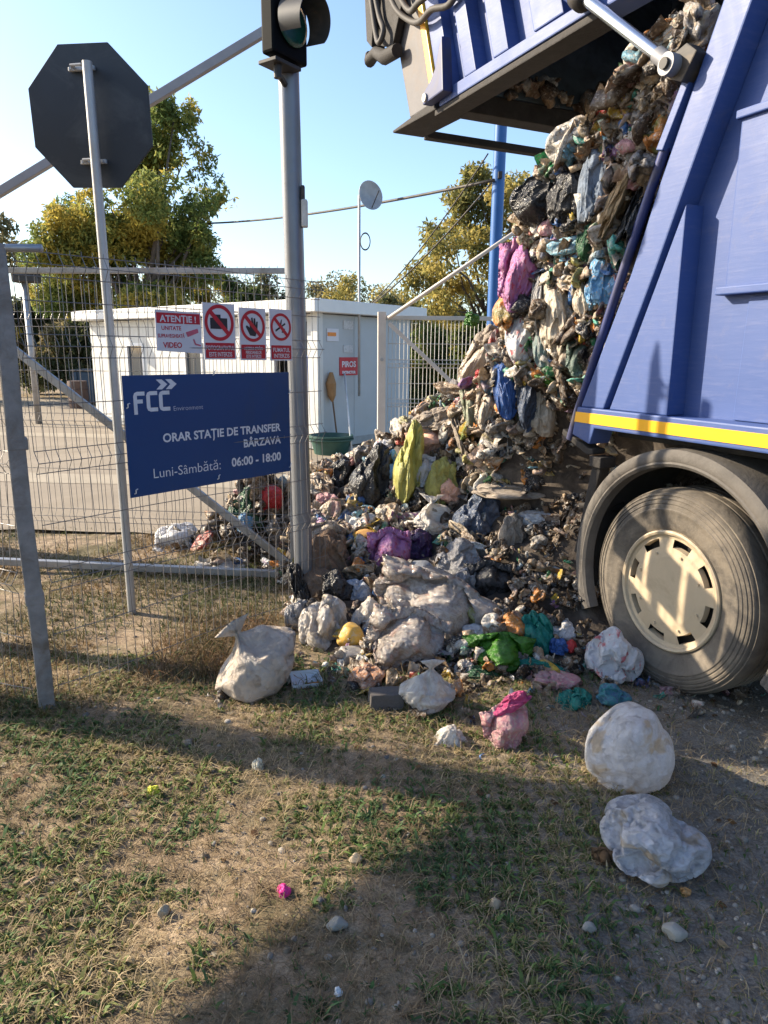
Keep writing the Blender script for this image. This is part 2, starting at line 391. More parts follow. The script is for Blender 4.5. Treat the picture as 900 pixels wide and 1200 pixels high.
# --- left fence: square leaning post, mesh panels either side
root = empty('mesh_fence', FA, 'rusty grey mesh fence panel carrying the blue board and four small signs', 'fence', world_parts=True)
wire_panel(FA, FD, FN, 0.06, 1.82, 0.05, 2.07, [0.62, 1.16, 1.66, 2.0], hz_extra=(0.10, 0.36, 0.88, 1.41, 1.85), parent=root, bulge=lambda s, z: 0.02 * math.sin(s * 4 + z * 2))
mb = MB()
lean = [(FA[0] - 0.09 + 0.00, FA[1] - 0.02, 2.05), (FA[0] - 0.02, FA[1], 1.0), (FA[0], FA[1], -0.1)]
root = empty('fence_post', (FA[0], FA[1], 0), 'weathered grey square fence post with a short cap bar, at far left', 'post', world_parts=True)
def sqpost(name, pts, wd, mat, parent, rz):
    b = MB(); v = []; f = []
    for (x, y, z) in pts:
        for sx_, sy_ in ((-1, -1), (1, -1), (1, 1), (-1, 1)):
            v.append((x + wd / 2 * (sx_ * math.cos(rz) - sy_ * math.sin(rz)), y + wd / 2 * (sx_ * math.sin(rz) + sy_ * math.cos(rz)), z))
    n = len(pts)
    for i in range(n - 1):
        for k in range(4): f.append((4 * i + k, 4 * i + (k + 1) % 4, 4 * i + 4 + (k + 1) % 4, 4 * i + 4 + k))
    f += [(0, 1, 2, 3), tuple(4 * (n - 1) + k for k in (3, 2, 1, 0))]
    return b.add(v, f).build(name, mat, parent, bevel=0.004)
pts = [(FA[0] + 0.006 * math.sin(t * 9), FA[1] - 0.01 * t, -0.1 + 2.16 * t) for t in np.linspace(0, 1, 9)]
sqpost('post', pts, 0.068, post_m, root, math.radians(30))
b = MB(); b.tube([at_depth(-40, 290, 2.98), at_depth(49, 291, 3.0)], 0.016, 10); b.build('cap_bar', galv, root, True)
for zz in (0.55, 1.25):
    b = MB(); b.box((FA[0], FA[1], zz), (0.078, 0.078, 0.05), Matrix.Rotation(math.radians(30), 3, 'Z'), 0.004); b.build('clamp', post_m, root)
LD = np.array([-0.93, 0.36, 0.0]); LD /= np.linalg.norm(LD); LN = np.array([LD[1], -LD[0], 0]); LN = -LN if LN[1] > 0 else LN
root = empty('mesh_fence', FA + LD * 0.05, 'sliver of mesh fence left of the weathered post, at the frame edge', 'fence', world_parts=True)
wire_panel(FA, LD, LN, 0.06, 1.4, 0.05, 2.02, [0.62, 1.16, 1.66], hz_extra=(0.10, 0.36, 0.88, 1.41, 1.85), parent=root, bulge=lambda s, z: 0.03 * math.sin(s * 5 + z * 3))

# --- the big gate behind it
GL = np.array([-3.3, 5.13, 0]); GR = np.array([-0.66, 4.90, 0]); GD = (GR - GL) / np.linalg.norm(GR - GL); GN = np.array([GD[1], -GD[0], 0])
root = empty('yard_gate', (GL + GR) / 2, 'wide galvanised gate with diagonal brace behind the blue board', 'gate', world_parts=True)
def gp(px, py):
    d = ray(px, py); t = np.dot(GL - CAM, GN) / np.dot(d, GN); return CAM + d * t
def bar(name, a, b_, wd, mat, parent, dp=None):
    a = Vector(a); b_ = Vector(b_); dr = b_ - a; q = dr.to_track_quat('X', 'Z').to_matrix()
    mb = MB(); mb.box((a + b_) / 2, (dr.length, dp or wd, wd), q, min(0.004, wd * 0.1)); return mb.build(name, mat, parent)
bar('top_rail', gp(-60, 317), gp(342, 317.5), 0.036, galv, root)
bar('bottom_rail', gp(-60, 655), gp(341, 673), 0.05, galv, root)
bar('upright', gp(343, 313), gp(345, 678), 0.05, galv, root)
bar('brace', gp(-60, 352) - GN * 0.03, gp(340, 664) - GN * 0.03, 0.055, galv, root, 0.03)
wire_panel(GL, GD, GN, 0.0, float(np.linalg.norm(GR - GL)) - 0.04, 0.22, 2.2, [0.45, 1.15, 1.85], pitch=0.055, hz_extra=(0.8, 1.5), parent=root)

# --- stop sign seen from behind
SP = ground_at(155, 718)
root = empty('stop_sign', SP, 'octagonal road sign seen from its dark grey back on a thin pole', 'road sign', world_parts=True)
top = at_depth(102, 72, 4.18)
b = MB(); b.tube([SP + np.array([0, 0, -0.1]), SP * 0.5 + top * 0.5 + np.array([0.004, 0, 0]), top], 0.026, 14); b.build('pole', galv_l, root, 'auto')
sc_ = at_depth(105, 137, 4.28); ex = np.array([0.97, -0.20, 0.0]); ex /= np.linalg.norm(ex); ey = -np.cross(ex, [0, 0, 1])
lean_ = np.array([-0.06, 0.0, 1]); lean_ /= np.linalg.norm(lean_)
R8 = 0.395
octo = [(R8 * math.cos(math.pi / 8 + k * math.pi / 4 + math.radians(-2)), R8 * math.sin(math.pi / 8 + k * math.pi / 4 + math.radians(-2))) for k in range(8)]
fo = lambda a, c, d: sc_ + ex * a + lean_ * c + ey * d
b = MB(); b.prism(octo, fo, 0.0, 0.012)
pl = b.build('plate', simple('sign_back', (0.016, 0.022, 0.030), 0.55, 0.2, 0.15, 5, dirt=(0.06, 0.065, 0.07)), root, bevel=0.002)
b = MB(); b.prism([(x * 0.99, y * 0.99) for x, y in octo], fo, 0.0135, 0.016); b.build('red_face', simple('sign_red', (0.5, 0.02, 0.02), 0.4), root)
for zz in (0.235, -0.235):
    b = MB(); c_ = fo(0, zz, -0.015); b.box(c_ - ey * 0.0, (0.155, 0.02, 0.022), Matrix.Rotation(math.atan2(ex[1], ex[0]), 3, 'Z'), 0.003)
    b.tube([c_ - ex * 0.035, c_ - ex * 0.03 - ey * 0.055, c_ + ex * 0.03 - ey * 0.055, c_ + ex * 0.035], 0.008, 6)
    for sx_ in (-0.06, 0.06): b.tube([c_ + ex * sx_, c_ + ex * sx_ - ey * 0.02], 0.008, 6)
    b.build('clamp', galv_l, root)

# --- traffic light
TP = np.array([-0.515, 4.34, 0])
root = empty('traffic_light', TP, 'traffic light on a tall grey pole, red lamp above a visored green lamp', 'traffic light', world_parts=True)
def tpz(z): return TP + np.array([-0.012 * z, 0.0, z])
pole_m = simple('grey_pole_paint', (0.19, 0.20, 0.22), 0.38, 0.35, 0.12, 6, dirt=(0.20, 0.19, 0.18), bumps=0.03)
b = MB(); b.tube([tpz(-0.1), tpz(1.5), tpz(3.9)], 0.059, 24); b.build('pole', pole_m, root, 'auto')
b = MB(); b.tube([tpz(3.20), tpz(3.225)], 0.066, 24); b.build('collar', galv_l, root, 'auto')
b = MB(); b.box(tpz(2.42) + np.array([0.072, -0.03, 0]), (0.035, 0.05, 0.15), None, 0.008); bx_ = b.build('intercom_box', simple('cream_plastic', (0.55, 0.52, 0.46), 0.5), root)
b = MB(); b.box(tpz(2.53) + np.array([0.066, -0.03, 0]), (0.02, 0.035, 0.08), None, 0.005); b.build('cable_gland', dark_m, root)
HD = np.array([0.82, -0.572, 0.0]); HR = np.array([0.572, 0.82, 0.0])     # head faces HD; HR its left-right axis
HC = at_depth(334, 63, 4.22) * 1.0
hz0 = HC[2] - 0.05
def hp(f_, r_, z): return np.array([HC[0], HC[1], 0]) + HD * f_ + HR * r_ + np.array([0, 0, hz0 + z])
black_p = simple('black_plastic', (0.0045, 0.005, 0.006), 0.6, 0, 0.2, 8, spec=0.05)
visor_p = simple('visor_plastic', (0.05, 0.048, 0.045), 0.45, 0, 0.2, 8, dirt=(0.12, 0.10, 0.085))
rq = Matrix(((HD[0], HR[0], 0), (HD[1], HR[1], 0), (0, 0, 1)))
for k in range(2):
    b = MB(); b.box(hp(0, 0, 0.165 + 0.305 * k), (0.09, 0.27, 0.30), rq, 0.014); hs = b.build('housing', black_p, root)
    zc = 0.18 + 0.305 * k
    b = MB(); prof = [(0.0, 0.078), (0.05, 0.077), (0.09, 0.071), (0.11, 0.066), (0.11, 0.058)]
    b.lathe(prof, lambda r, a, h: hp(h, r * math.cos(a), zc + r * math.sin(a)), 28)
    lc = [(0.005, 0.05, 0.035), (0.38, 0.01, 0.02)][k]
    b.build('lamp_lens', simple('lens_%d' % k, lc, 0.12, 0, 0.2, 60, bumps=0.2, bscale=120), root, True)
    vis = MB(); rr = 0.125
    prof = [(rr, 0.07), (rr * 0.97, 0.24), (rr * 0.97 - 0.004, 0.24), (rr - 0.004, 0.07)]
    def vf(r, a, h):
        s_ = 1.0 - 0.0
        hh = 0.07 + (h - 0.07) * (0.86 + 0.14 * math.sin(a)) if h > 0.1 else h
        return hp(hh, r * math.cos(a), zc + r * math.sin(a) - (hh - 0.07) * 0.10)
    vis.lathe(prof, vf, 40, math.radians(-42), math.radians(215), True)
    vis.build('visor', visor_p, hs, 'auto')
b = MB(); b.box(hp(-0.02, -0.02, -0.012), (0.13, 0.2, 0.02), rq, 0.004)
b.tube([hp(0.0, -0.06, -0.02), hp(0.0, -0.06, -0.085)], 0.022, 10); b.tube([hp(0, -0.06, -0.06), np.array([TP[0] - 0.04, TP[1], hz0 - 0.085])], 0.016, 8)
b.build('mounting_bracket', dark_m, root)

# --- raised boom behind the left signs, and the thin one at the right fence
root = empty('barrier_boom', at_depth(-120, 298, 5.6), 'raised grey barrier boom crossing the sky behind the stop sign', 'barrier', world_parts=True)
bar('boom', at_depth(-120, 298, 5.6), at_depth(330, 25, 5.6), 0.062, simple('boom_grey', (0.27, 0.265, 0.27), 0.55, 0.2, 0.12, 5), root, 0.05)
cb = at_depth(-120, 298, 5.6)
b = MB(); b.box((cb[0] - 0.1, cb[1] + 0.08, cb[2] / 2), (0.32, 0.3, cb[2]), None, 0.01); b.build('cabinet', pole_m, root)

# --- blue board on the mesh
def fp(s, z, off=0.0): return FA + FD * s + FN * off + np.array([0, 0, z])
def board(name, label, cat, poly, mat, off=0.045, th=0.004, rim=None):
    c_ = fp(sum(p[0] for p in poly) / len(poly), min(p[1] for p in poly), off)
    r = empty(name, c_, label, cat, world_parts=True)
    b = MB(); b.prism(poly, fp, off, off + th)
    b.v = [tuple(fp(a, z, o)) for o in (off, off + th) for a, z in poly]
    b.build('panel', mat, r); return r
# prism argument order is (a, b, d) which fp already follows
S0, S1 = 0.475, 1.505
bp = [(S0, 0.945), (S1, 0.955), (S1, 1.53), (S0, 1.53)]
blue_b = simple('board_blue', srgb(6, 60, 112), 0.4, 0, 0.06, 3, dirt=(0.02, 0.05, 0.12))
root = board('notice_board', 'blue notice board with white opening hours tied to the mesh fence', 'sign', bp, blue_b)
white_p = simple('white_print', (0.62, 0.64, 0.68), 0.5, 0, 0.08, 20)
def print_text(parent, txt, s, z, size, mat, off, bold=0.0, align='LEFT', sx=1.0, name='lettering'):
    v, f = text_mesh(txt, size, bold, align, sx)
    b = MB(); b.add([fp(s + p[0], z + p[1], off) for p in v], f)
    return b.build(name, mat, parent, fixn=False)
TO = 0.0505
print_text(root, 'ORAR STAȚIE DE TRANSFER', S1 - 0.075, 1.200, 0.0605, white_p, TO, 0.0016, 'RIGHT', 1.0)
print_text(root, 'BÂRZAVA', S1 - 0.075, 1.128, 0.0605, white_p, TO, 0.0016, 'RIGHT', 1.0)
print_text(root, '06:00 - 18:00', S1 - 0.075, 1.030, 0.066, white_p, TO, 0.0018, 'RIGHT', 1.0)
print_text(root, 'Luni-Sâmbătă:', S1 - 0.075 - 0.420, 1.026, 0.070, white_p, TO, -0.0004, 'RIGHT', 1.0)
print_text(root, 'Environment', S0 + 0.262, 1.352, 0.034, white_p, TO, -0.0006, 'LEFT', 1.0)
def stroke(poly, mat=white_p, parent=root, name='emblem'):
    b = MB(); b.add([fp(a, z, TO) for a, z in poly], [tuple(range(len(poly)))]); return b
logo = MB()
lx, lz, lw = S0 + 0.05, 1.355, 0.062
def ring_letter(x0, kind):
    H, W, t = 0.098, 0.060, 0.019
    def q(p): logo.add([fp(a + 0.0, z, TO) for a, z in p], [tuple(range(len(p)))])
    r = 0.02
    if kind == 'F':
        q([(x0, lz - 0.01), (x0 + t, lz - 0.01), (x0 + t, lz + H - t), (x0 + t, lz + H), (x0 + r, lz + H), (x0 + 0.006, lz + H - 0.006), (x0, lz + H - r)])
        q([(x0 + t, lz + H - t), (x0 + W, lz + H - t), (x0 + W, lz + H), (x0 + t, lz + H)])
        q([(x0 + t, lz + 0.042), (x0 + W * 0.8, lz + 0.042), (x0 + W * 0.8, lz + 0.042 + t), (x0 + t, lz + 0.042 + t)])
    else:
        q([(x0, lz + r), (x0 + 0.006, lz + 0.006), (x0 + r, lz), (x0 + t, lz), (x0 + t, lz + H), (x0 + r, lz + H), (x0 + 0.006, lz + H - 0.006), (x0, lz + H - r)])
        q([(x0 + t, lz), (x0 + W, lz), (x0 + W, lz + t), (x0 + t, lz + t)])
        q([(x0 + t, lz + H - t), (x0 + W, lz + H - t), (x0 + W, lz + H), (x0 + t, lz + H)])
ring_letter(lx, 'F'); ring_letter(lx + lw + 0.006, 'C'); ring_letter(lx + 2 * (lw + 0.006), 'C')
for k in range(2):
    x0 = lx + 0.125 + k * 0.052; z0 = lz + 0.105
    for sgn in (1,):
        p = [(x0, z0), (x0 + 0.032, z0), (x0 + 0.062, z0 + 0.024), (x0 + 0.032, z0 + 0.048), (x0, z0 + 0.048), (x0 + 0.026, z0 + 0.024)]
        logo.add([fp(a, z, TO) for a, z in p], [(0, 1, 2, 5), (5, 2, 3, 4)])
logo.build('emblem', white_p, root, fixn=False)
for (s_, z_) in ((S0 + 0.01, 1.37), (0.98, 1.515), (S1 - 0.01, 1.40), (0.98, 0.965), (S0 + 0.02, 0.955), (S1 - 0.015, 0.97)):
    b = MB(); b.tube([fp(s_, z_, 0.03), fp(s_ + 0.006, z_ + 0.012, 0.058), fp(s_ + 0.004, z_ + 0.028, 0.062), fp(s_ + 0.02, z_ + 0.03, 0.05)], 0.003, 6); b.build('cable_tie', white_p, root)

# --- four small signs
red_p = simple('red_print', srgb(178, 24, 40), 0.45, 0, 0.08, 10)
sgw = simple('sign_white', (0.60, 0.59, 0.62), 0.5, 0, 0.06, 6)
blk = simple('black_print', (0.015, 0.015, 0.02), 0.5, 0, 0.1, 10)
def quad(parent, name, s0, s1, z0, z1, mat, off):
    b = MB(); b.add([fp(s0, z0, off), fp(s1, z0, off), fp(s1, z1, off), fp(s0, z1, off)], [(0, 1, 2, 3)]); return b.build(name, mat, parent, fixn=False)
a0, a1 = 0.668, 0.925
root = board('warning_sign', 'landscape white and red video surveillance sign, leftmost above the blue board', 'sign', [(a0, 1.645), (a1, 1.632), (a1, 1.832), (a0, 1.838)], sgw)
quad(root, 'banner', a0 + 0.006, a1 - 0.006, 1.775, 1.825, red_p, 0.0501)
print_text(root, 'ATENȚIE !', a0 + 0.127, 1.783, 0.043, sgw, 0.0512, 0.0012, 'CENTER', 1.06)
print_text(root, 'UNITATE', a0 + 0.085, 1.744, 0.027, red_p, 0.0501, 0.0005, 'CENTER')
print_text(root, 'SUPRAVEGHEATĂ', a0 + 0.083, 1.708, 0.024, red_p, 0.0501, 0.0005, 'CENTER', 0.78)
print_text(root, 'VIDEO', a0 + 0.088, 1.660, 0.036, red_p, 0.0501, 0.001, 'CENTER')
b = MB(); b.add([fp(*p, 0.0501) for p in [(a0 + 0.165, 1.735), (a0 + 0.235, 1.755), (a0 + 0.24, 1.735), (a0 + 0.175, 1.712)]], [(0, 1, 2, 3)])
b.add([fp(*p, 0.0501) for p in [(a0 + 0.205, 1.70), (a0 + 0.212, 1.705), (a0 + 0.222, 1.682), (a0 + 0.25, 1.675), (a0 + 0.25, 1.668), (a0 + 0.215, 1.675)]], [(0, 1, 2, 3, 4, 5)]); b.build('camera_pictogram', simple('pink_print', srgb(190, 90, 110), 0.5), root, fixn=False)
def prohibition(s0, s1, z0, z1, label, kind, lines):
    r = board('warning_sign', label, 'sign', [(s0, z0), (s1, z0), (s1, z1), (s0, z1)], sgw)
    cx, w_ = (s0 + s1) / 2, s1 - s0; hz = z0 + (z1 - z0) * 0.30
    quad(r, 'banner', s0 + 0.008, s1 - 0.008, z0 + 0.008, hz, red_p, 0.0501)
    cz = (hz + z1) / 2 + 0.002; ro = min(w_, z1 - hz) * 0.46
    b = MB()
    if kind == 'camera':
        for (x0, x1, y0, y1) in ((-.62, .55, -.34, .26), (-.35, .1, .26, .45)): b.add([fp(cx + ro * q[0], cz + ro * q[1], 0.0503) for q in ((x0, y0), (x1, y0), (x1, y1), (x0, y1))], [(0, 1, 2, 3)])
    elif kind == 'hand':
        P_ = [(-.25, -.6), (.2, -.65), (.38, -.2), (.42, .3), (.3, .3), (.24, .05), (.22, .5), (.08, .5), (.06, .1), (0, .55), (-.13, .52), (-.1, .1), (-.2, .42), (-.32, .38), (-.25, -.1), (-.5, .05), (-.58, -.05)]
        b.add([fp(cx + ro * q[0], cz + ro * q[1], 0.0503) for q in P_], [tuple(range(len(P_)))])
    else:
        for P_ in ([(-.5, -.35), (.45, .2), (.4, .32), (-.56, -.22)], [(-.1, .1), (.05, .15), (.12, .6), (-.02, .45)], [(.05, -.4), (.3, -.42), (.4, -.1), (.15, -.12)]):
            b.add([fp(cx + ro * q[0], cz + ro * q[1], 0.0503) for q in P_], [(0, 1, 2, 3)])
    b.build('pictogram', blk, r, fixn=False)
    b = MB(); n_ = 40
    for i in range(n_):
        t0, t1 = 2 * math.pi * i / n_, 2 * math.pi * (i + 1) / n_
        b.add([fp(cx + ro * k * math.cos(t), cz + ro * k * math.sin(t), 0.0506) for k, t in ((0.80, t0), (1, t0), (1, t1), (0.80, t1))], [(0, 1, 2, 3)])
    q = 0.09
    b.add([fp(cx + ro * x, cz + ro * y, 0.0507) for x, y in ((-.6 - q, .6 - q), (-.6 + q, .6 + q), (.6 + q, -.6 + q), (.6 - q, -.6 - q))], [(0, 1, 2, 3)])
    b.build('prohibition_ring', red_p, r, fixn=False)
    for i, t_ in enumerate(lines):
        print_text(r, t_, cx, hz - 0.012 - (i + 0.75) * (hz - z0 - 0.02) / len(lines), 0.055 / len(lines) + 0.004, sgw, 0.0512, 0.0005, 'CENTER', 0.72 if len(t_) > 10 else 0.9)
prohibition(0.938, 1.137, 1.602, 1.885, 'white and red no photography sign with a crossed-out camera', 'camera', ['FOTOGRAFIATUL', 'ESTE INTERZIS'])
prohibition(1.165, 1.345, 1.598, 1.872, 'white and red no entry sign with a crossed-out black hand', 'hand', ['ACCESUL STRĂIN', 'PERSOANELOR', 'ESTE INTERZIS'])
prohibition(1.372, 1.535, 1.595, 1.875, 'white and red no smoking sign, nearest the traffic light pole', 'cigarette', ['FUMATUL', 'INTERZIS'])

# --- right fence
RP = np.array([-0.045, 9.2, 0])
root = empty('fence_post', RP, 'pale square fence post between cabin and rubbish heap', 'post', world_parts=True)
sqpost('post', [(RP[0], RP[1], -0.1), (RP[0] - 0.005, RP[1], 2.14)], 0.10, simple('pale_post', (0.55, 0.49, 0.43), 0.6, 0.1, 0.1, 5), root, 0.1)
b = MB(); b.tube([RP + np.array([0.0, -0.05, 1.55]), RP + np.array([0, -0.075, 1.55])], 0.022, 10); b.build('bolt', galv, root)
root = empty('mesh_fence', RP + np.array([1.5, 0, 0]), 'pale mesh fence right of the cabin, running behind the heap', 'fence', world_parts=True)
RD = np.array([1, 0.03, 0]); RD /= np.linalg.norm(RD)
wire_panel(RP, RD, np.array([0.03, -1, 0]), 0.08, 3.4, 0.05, 2.05, [0.5, 1.0, 1.5], pitch=0.05, r=0.004, hz_extra=(0.75, 1.25, 1.75), mat=wire_l, parent=root)
bar('top_rail', RP + np.array([0.05, 0, 2.07]), RP + np.array([3.4, 0.1, 2.07]), 0.05, wire_l, root)
bar('brace', at_depth(456, 379, 9.16), at_depth(560, 477, 9.16), 0.05, simple('pale_post', (0.5,) * 3), root)
root = empty('barrier_boom', at_depth(455, 372, 9.1), 'thin pale boom rising right from the pale fence post', 'barrier', world_parts=True)
b = MB(); b.tube([at_depth(455, 373, 9.1), at_depth(680, 220, 9.1)], 0.024, 8); b.build('boom', simple('pale_post', (0.5,) * 3), root, True)

# --- blue mast and overhead wires
root = empty('mast', (1.48, 10.4, 0), 'tall blue steel mast rising behind the heap', 'mast', world_parts=True)
b = MB(); b.tube([(1.535, 10.4, 0), (1.535, 10.4, 5.2)], 0.085, 16); b.build('pole', simple('mast_blue', srgb(40, 90, 150), 0.45, 0.1, 0.12, 5), root, 'auto')
b = MB(); b.tube([(1.535, 10.4, 5.2), (1.535, 10.4, 5.25)], 0.1, 16); b.build('cap', dark_m, root)
b = MB(); b.box((1.535, 10.3, 4.0), (0.05, 0.1, 0.08)); b.build('cable_hook', dark_m, root)
def cable(name, label, a, b_, sag, r):
    a = Vector(a); b_ = Vector(b_); pts = []
    for i in range(25):
        t = i / 24; p = a.lerp(b_, t); p.z -= sag * 4 * t * (1 - t); pts.append(p)
    mb = MB(); mb.tube(pts, r, 6); tag(mb.build(name, dark_m, None, True), label, 'cable')
hk = at_depth(579, 211, 10.3)
cable('overhead_cable', 'thick black overhead cable from the blue mast past the satellite dish', hk, at_depth(215, 262, 20.5), 0.15, 0.022)
cable('overhead_cable', 'upper of two thin wires from the blue mast to the cabin roof', at_depth(572, 180, 10.3), at_depth(428, 362, 13.2), 0.15, 0.010)
cable('overhead_cable', 'lower of two thin wires from the blue mast to the cabin roof', at_depth(576, 214, 10.3), at_depth(432, 360, 13.0), 0.10, 0.012)

# ================================================================== CABIN
CA = np.array([-1.1, 11.6, 0.03]); CU = np.array([-0.78, 0.625, 0]); CU /= np.linalg.norm(CU); CV = np.array([-CU[1], CU[0], 0]); CV = CV if CV[0] > 0 else -CV
CL, CW, CH = 7.0, 2.5, 2.32
def cpnt(u, v, z): return CA + CU * u + CV * v + np.array([0, 0, z])
root = empty('site_cabin', CA, 'low white site cabin with flat roof behind the gate', 'cabin', world_parts=True)
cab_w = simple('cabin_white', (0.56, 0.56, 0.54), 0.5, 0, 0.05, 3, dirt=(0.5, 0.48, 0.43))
cq = Matrix(((CU[0], CV[0], 0), (CU[1], CV[1], 0), (0, 0, 1)))
def cbox(name, u0, u1, v0, v1, z0, z1, mat, parent, bev=0.0):
    b = MB(); b.box(cpnt((u0 + u1) / 2, (v0 + v1) / 2, (z0 + z1) / 2), (u1 - u0, v1 - v0, z1 - z0), cq, bev); return b.build(name, mat, parent)
cbox('base_frame', 0, CL, 0.0, CW, 0.02, 0.16, simple('cabin_base', (0.30, 0.30, 0.29), 0.6), root)
# facade is at v = 0; wall panels between openings
ops = [(0.25, 1.05, 0.16, 2.1, 'door'), (4.95, 5.60, 0.95, 1.75, 'window'), (3.0, 3.6, 0.95, 1.75, 'window')]
us = [0.0]; 
edges = sorted([(o[0], o[1], o[2], o[3], o[4]) for o in ops]); u = 0.0
for (u0, u1, z0, z1, k) in edges + [(CL, CL, 0, 0, 'end')]:
    while u < u0 - 1e-3:
        e = min(u0, u + 0.98); cbox('wall_panel', u + 0.004, e - 0.004, 0.02, 0.08, 0.16, CH - 0.12, cab_w, root); u = e
    if k == 'end': break
    if z0 > 0.2: cbox('wall_panel', u0, u1, 0.02, 0.08, 0.16, z0, cab_w, root)
    cbox('wall_panel', u0, u1, 0.02, 0.08, z1, CH - 0.12, cab_w, root)
    if k == 'window':
        wd = cbox('window', u0, u1, 0.045, 0.075, z0, z1, simple('dark_glass', (0.05, 0.06, 0.07), 0.08, 0, 0.1, 3), root)
        for (a, b_, c, d) in ((u0, u0 + .06, z0, z1), (u1 - .06, u1, z0, z1), (u0 + .06, u1 - .06, z0, z0 + .06), (u0 + .06, u1 - .06, z1 - .06, z1)): cbox('window_frame', a, b_, 0.0, 0.045, c, d, simple('frame_white', (0.7, 0.7, 0.7), 0.4), wd)
    else:
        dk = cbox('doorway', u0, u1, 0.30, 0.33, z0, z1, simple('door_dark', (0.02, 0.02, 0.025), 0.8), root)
        cbox('blue_coat', u0 + 0.12, u0 + 0.5, 0.16, 0.26, 0.7, 1.55, simple('blue_cloth', srgb(30, 80, 170), 0.8, bumps=0.6, bscale=12), root, 0.04)
    u = u1
cbox('corner_post', -0.03, 0.11, -0.03, 0.1, 0.03, CH - 0.1, cab_w, root)
n_p = 3
for i in range(n_p): cbox('end_panel', 0.0, 0.055, 0.1 + i * (CW - 0.1) / n_p + 0.004, 0.1 + (i + 1) * (CW - 0.1) / n_p - 0.004, 0.16, CH - 0.12, simple('cabin_end_shaded', (0.40, 0.42, 0.43), 0.5, 0, 0.05, 3, dirt=(0.40, 0.40, 0.38)), root)  # shade on the end wall is put into its colour, darker than the front
rf = cbox('roof', -0.2, CL + 0.25, -0.25, CW + 0.25, CH - 0.10, CH + 0.10, simple('roof_white', (0.70, 0.69, 0.66), 0.5, 0, 0.06, 4), root, 0.01)
cbox('far_wall', 0.06, CL, CW - 0.06, CW, 0.16, CH - 0.12, cab_w, root); cbox('far_end', CL - 0.06, CL, 0.09, CW - 0.07, 0.16, CH - 0.12, cab_w, root)
# notices on the end wall
def cnote(name, label, v0, v1, z0, z1, mat, txt=None):
    b = MB(); b.box(cpnt(-0.008, (v0 + v1) / 2, (z0 + z1) / 2), (0.01, v1 - v0, z1 - z0), cq); o = b.build(name, mat)
    o.data.materials[0] = mat
    return tag(o, label, 'sign')
cn = cnote('fire_notice', 'red notice with white lettering on the cabin end wall', 0.52, 0.98, 1.22, 1.52, red_p)
for tx, z_, sz in (('PIROS', 1.36, 0.135), ('EXTINCTOR', 1.25, 0.06)):
    v, f = text_mesh(tx, sz, 0.004, 'CENTER', 1.0); b = MB(); b.add([cpnt(-0.0155, 0.75 + p[0], z_ + p[1]) for p in v], f); b.build('lettering', simple('sign_white', (0.6,) * 3), cn, fixn=False)
cnote('paper_notice', 'upper paper notice pinned on the cabin end wall', 0.62, 0.88, 1.98, 2.12, simple('paper', (0.5, 0.5, 0.5), 0.8, 0, 0.35, 40))
cnote('paper_notice', 'lower paper notice pinned just above the red notice', 0.62, 0.86, 1.60, 1.72, simple('paper', (0.5, 0.5, 0.5)))
nb = cnote('fuse_box', 'small pale box with an orange label on the cabin end wall', 0.22, 0.50, 1.78, 1.98, simple('sign_white', (0.6,) * 3))
b = MB(); b.box(cpnt(-0.016, 0.33, 1.89), (0.006, 0.20, 0.06), cq); b.build('orange_label', simple('orange_print', srgb(220, 130, 40), 0.5), nb)
# broom, tub, stick
root = empty('broom', cpnt(-0.10, 0.30, 0), 'brown besom broom standing bristles up against the cabin', 'broom', world_parts=True)
b = MB(); b.tube([cpnt(-0.14, 0.34, 0.0), cpnt(-0.06, 0.26, 1.0)], 0.014, 8); b.build('handle', simple('wood_dark', (0.13, 0.08, 0.045), 0.8), root)
b = MB(); b.tube([cpnt(-0.07, 0.27, 0.8), cpnt(-0.065, 0.265, 0.9), cpnt(-0.06, 0.25, 1.1), cpnt(-0.06, 0.26, 1.28)], [0.02, 0.07, 0.09, 0.03], 10); b.build('bristles', simple('straw', (0.30, 0.17, 0.075), 0.9, bumps=1, bscale=80), root)
tb = at_depth(388, 516, 11.3)
root = empty('plastic_tub', (tb[0], tb[1], 0.03), 'dark green plastic tub at the cabin corner', 'tub', world_parts=True)
b = MB(); b.lathe([(0.0, 0.01), (0.27, 0.0), (0.34, 0.26), (0.36, 0.27), (0.36, 0.30), (0.33, 0.30), (0.25, 0.03), (0, 0.03)], lambda r, a, h: (tb[0] + r * math.cos(a), tb[1] + r * math.sin(a), 0.03 + h), 28); b.build('tub_body', simple('tub_green', (0.02, 0.07, 0.055), 0.5), root, 'auto')
b = MB(); b.lathe([(0.345, 0.22), (0.37, 0.23), (0.37, 0.25), (0.345, 0.25)], lambda r, a, h: (tb[0] + r * math.cos(a), tb[1] + r * math.sin(a), 0.03 + h), 28, close=True); b.build('rim_band', simple('tub_green', (0.02,) * 3), root, 'auto')
b = MB(); b.tube([ground_at(413, 536), cpnt(-0.03, 0.62, 1.25)], 0.016, 8); tag(b.build('stick', simple('white_stick', (0.6, 0.6, 0.58), 0.5), None, True), 'thin white stick leaning against the red notice', 'stick')
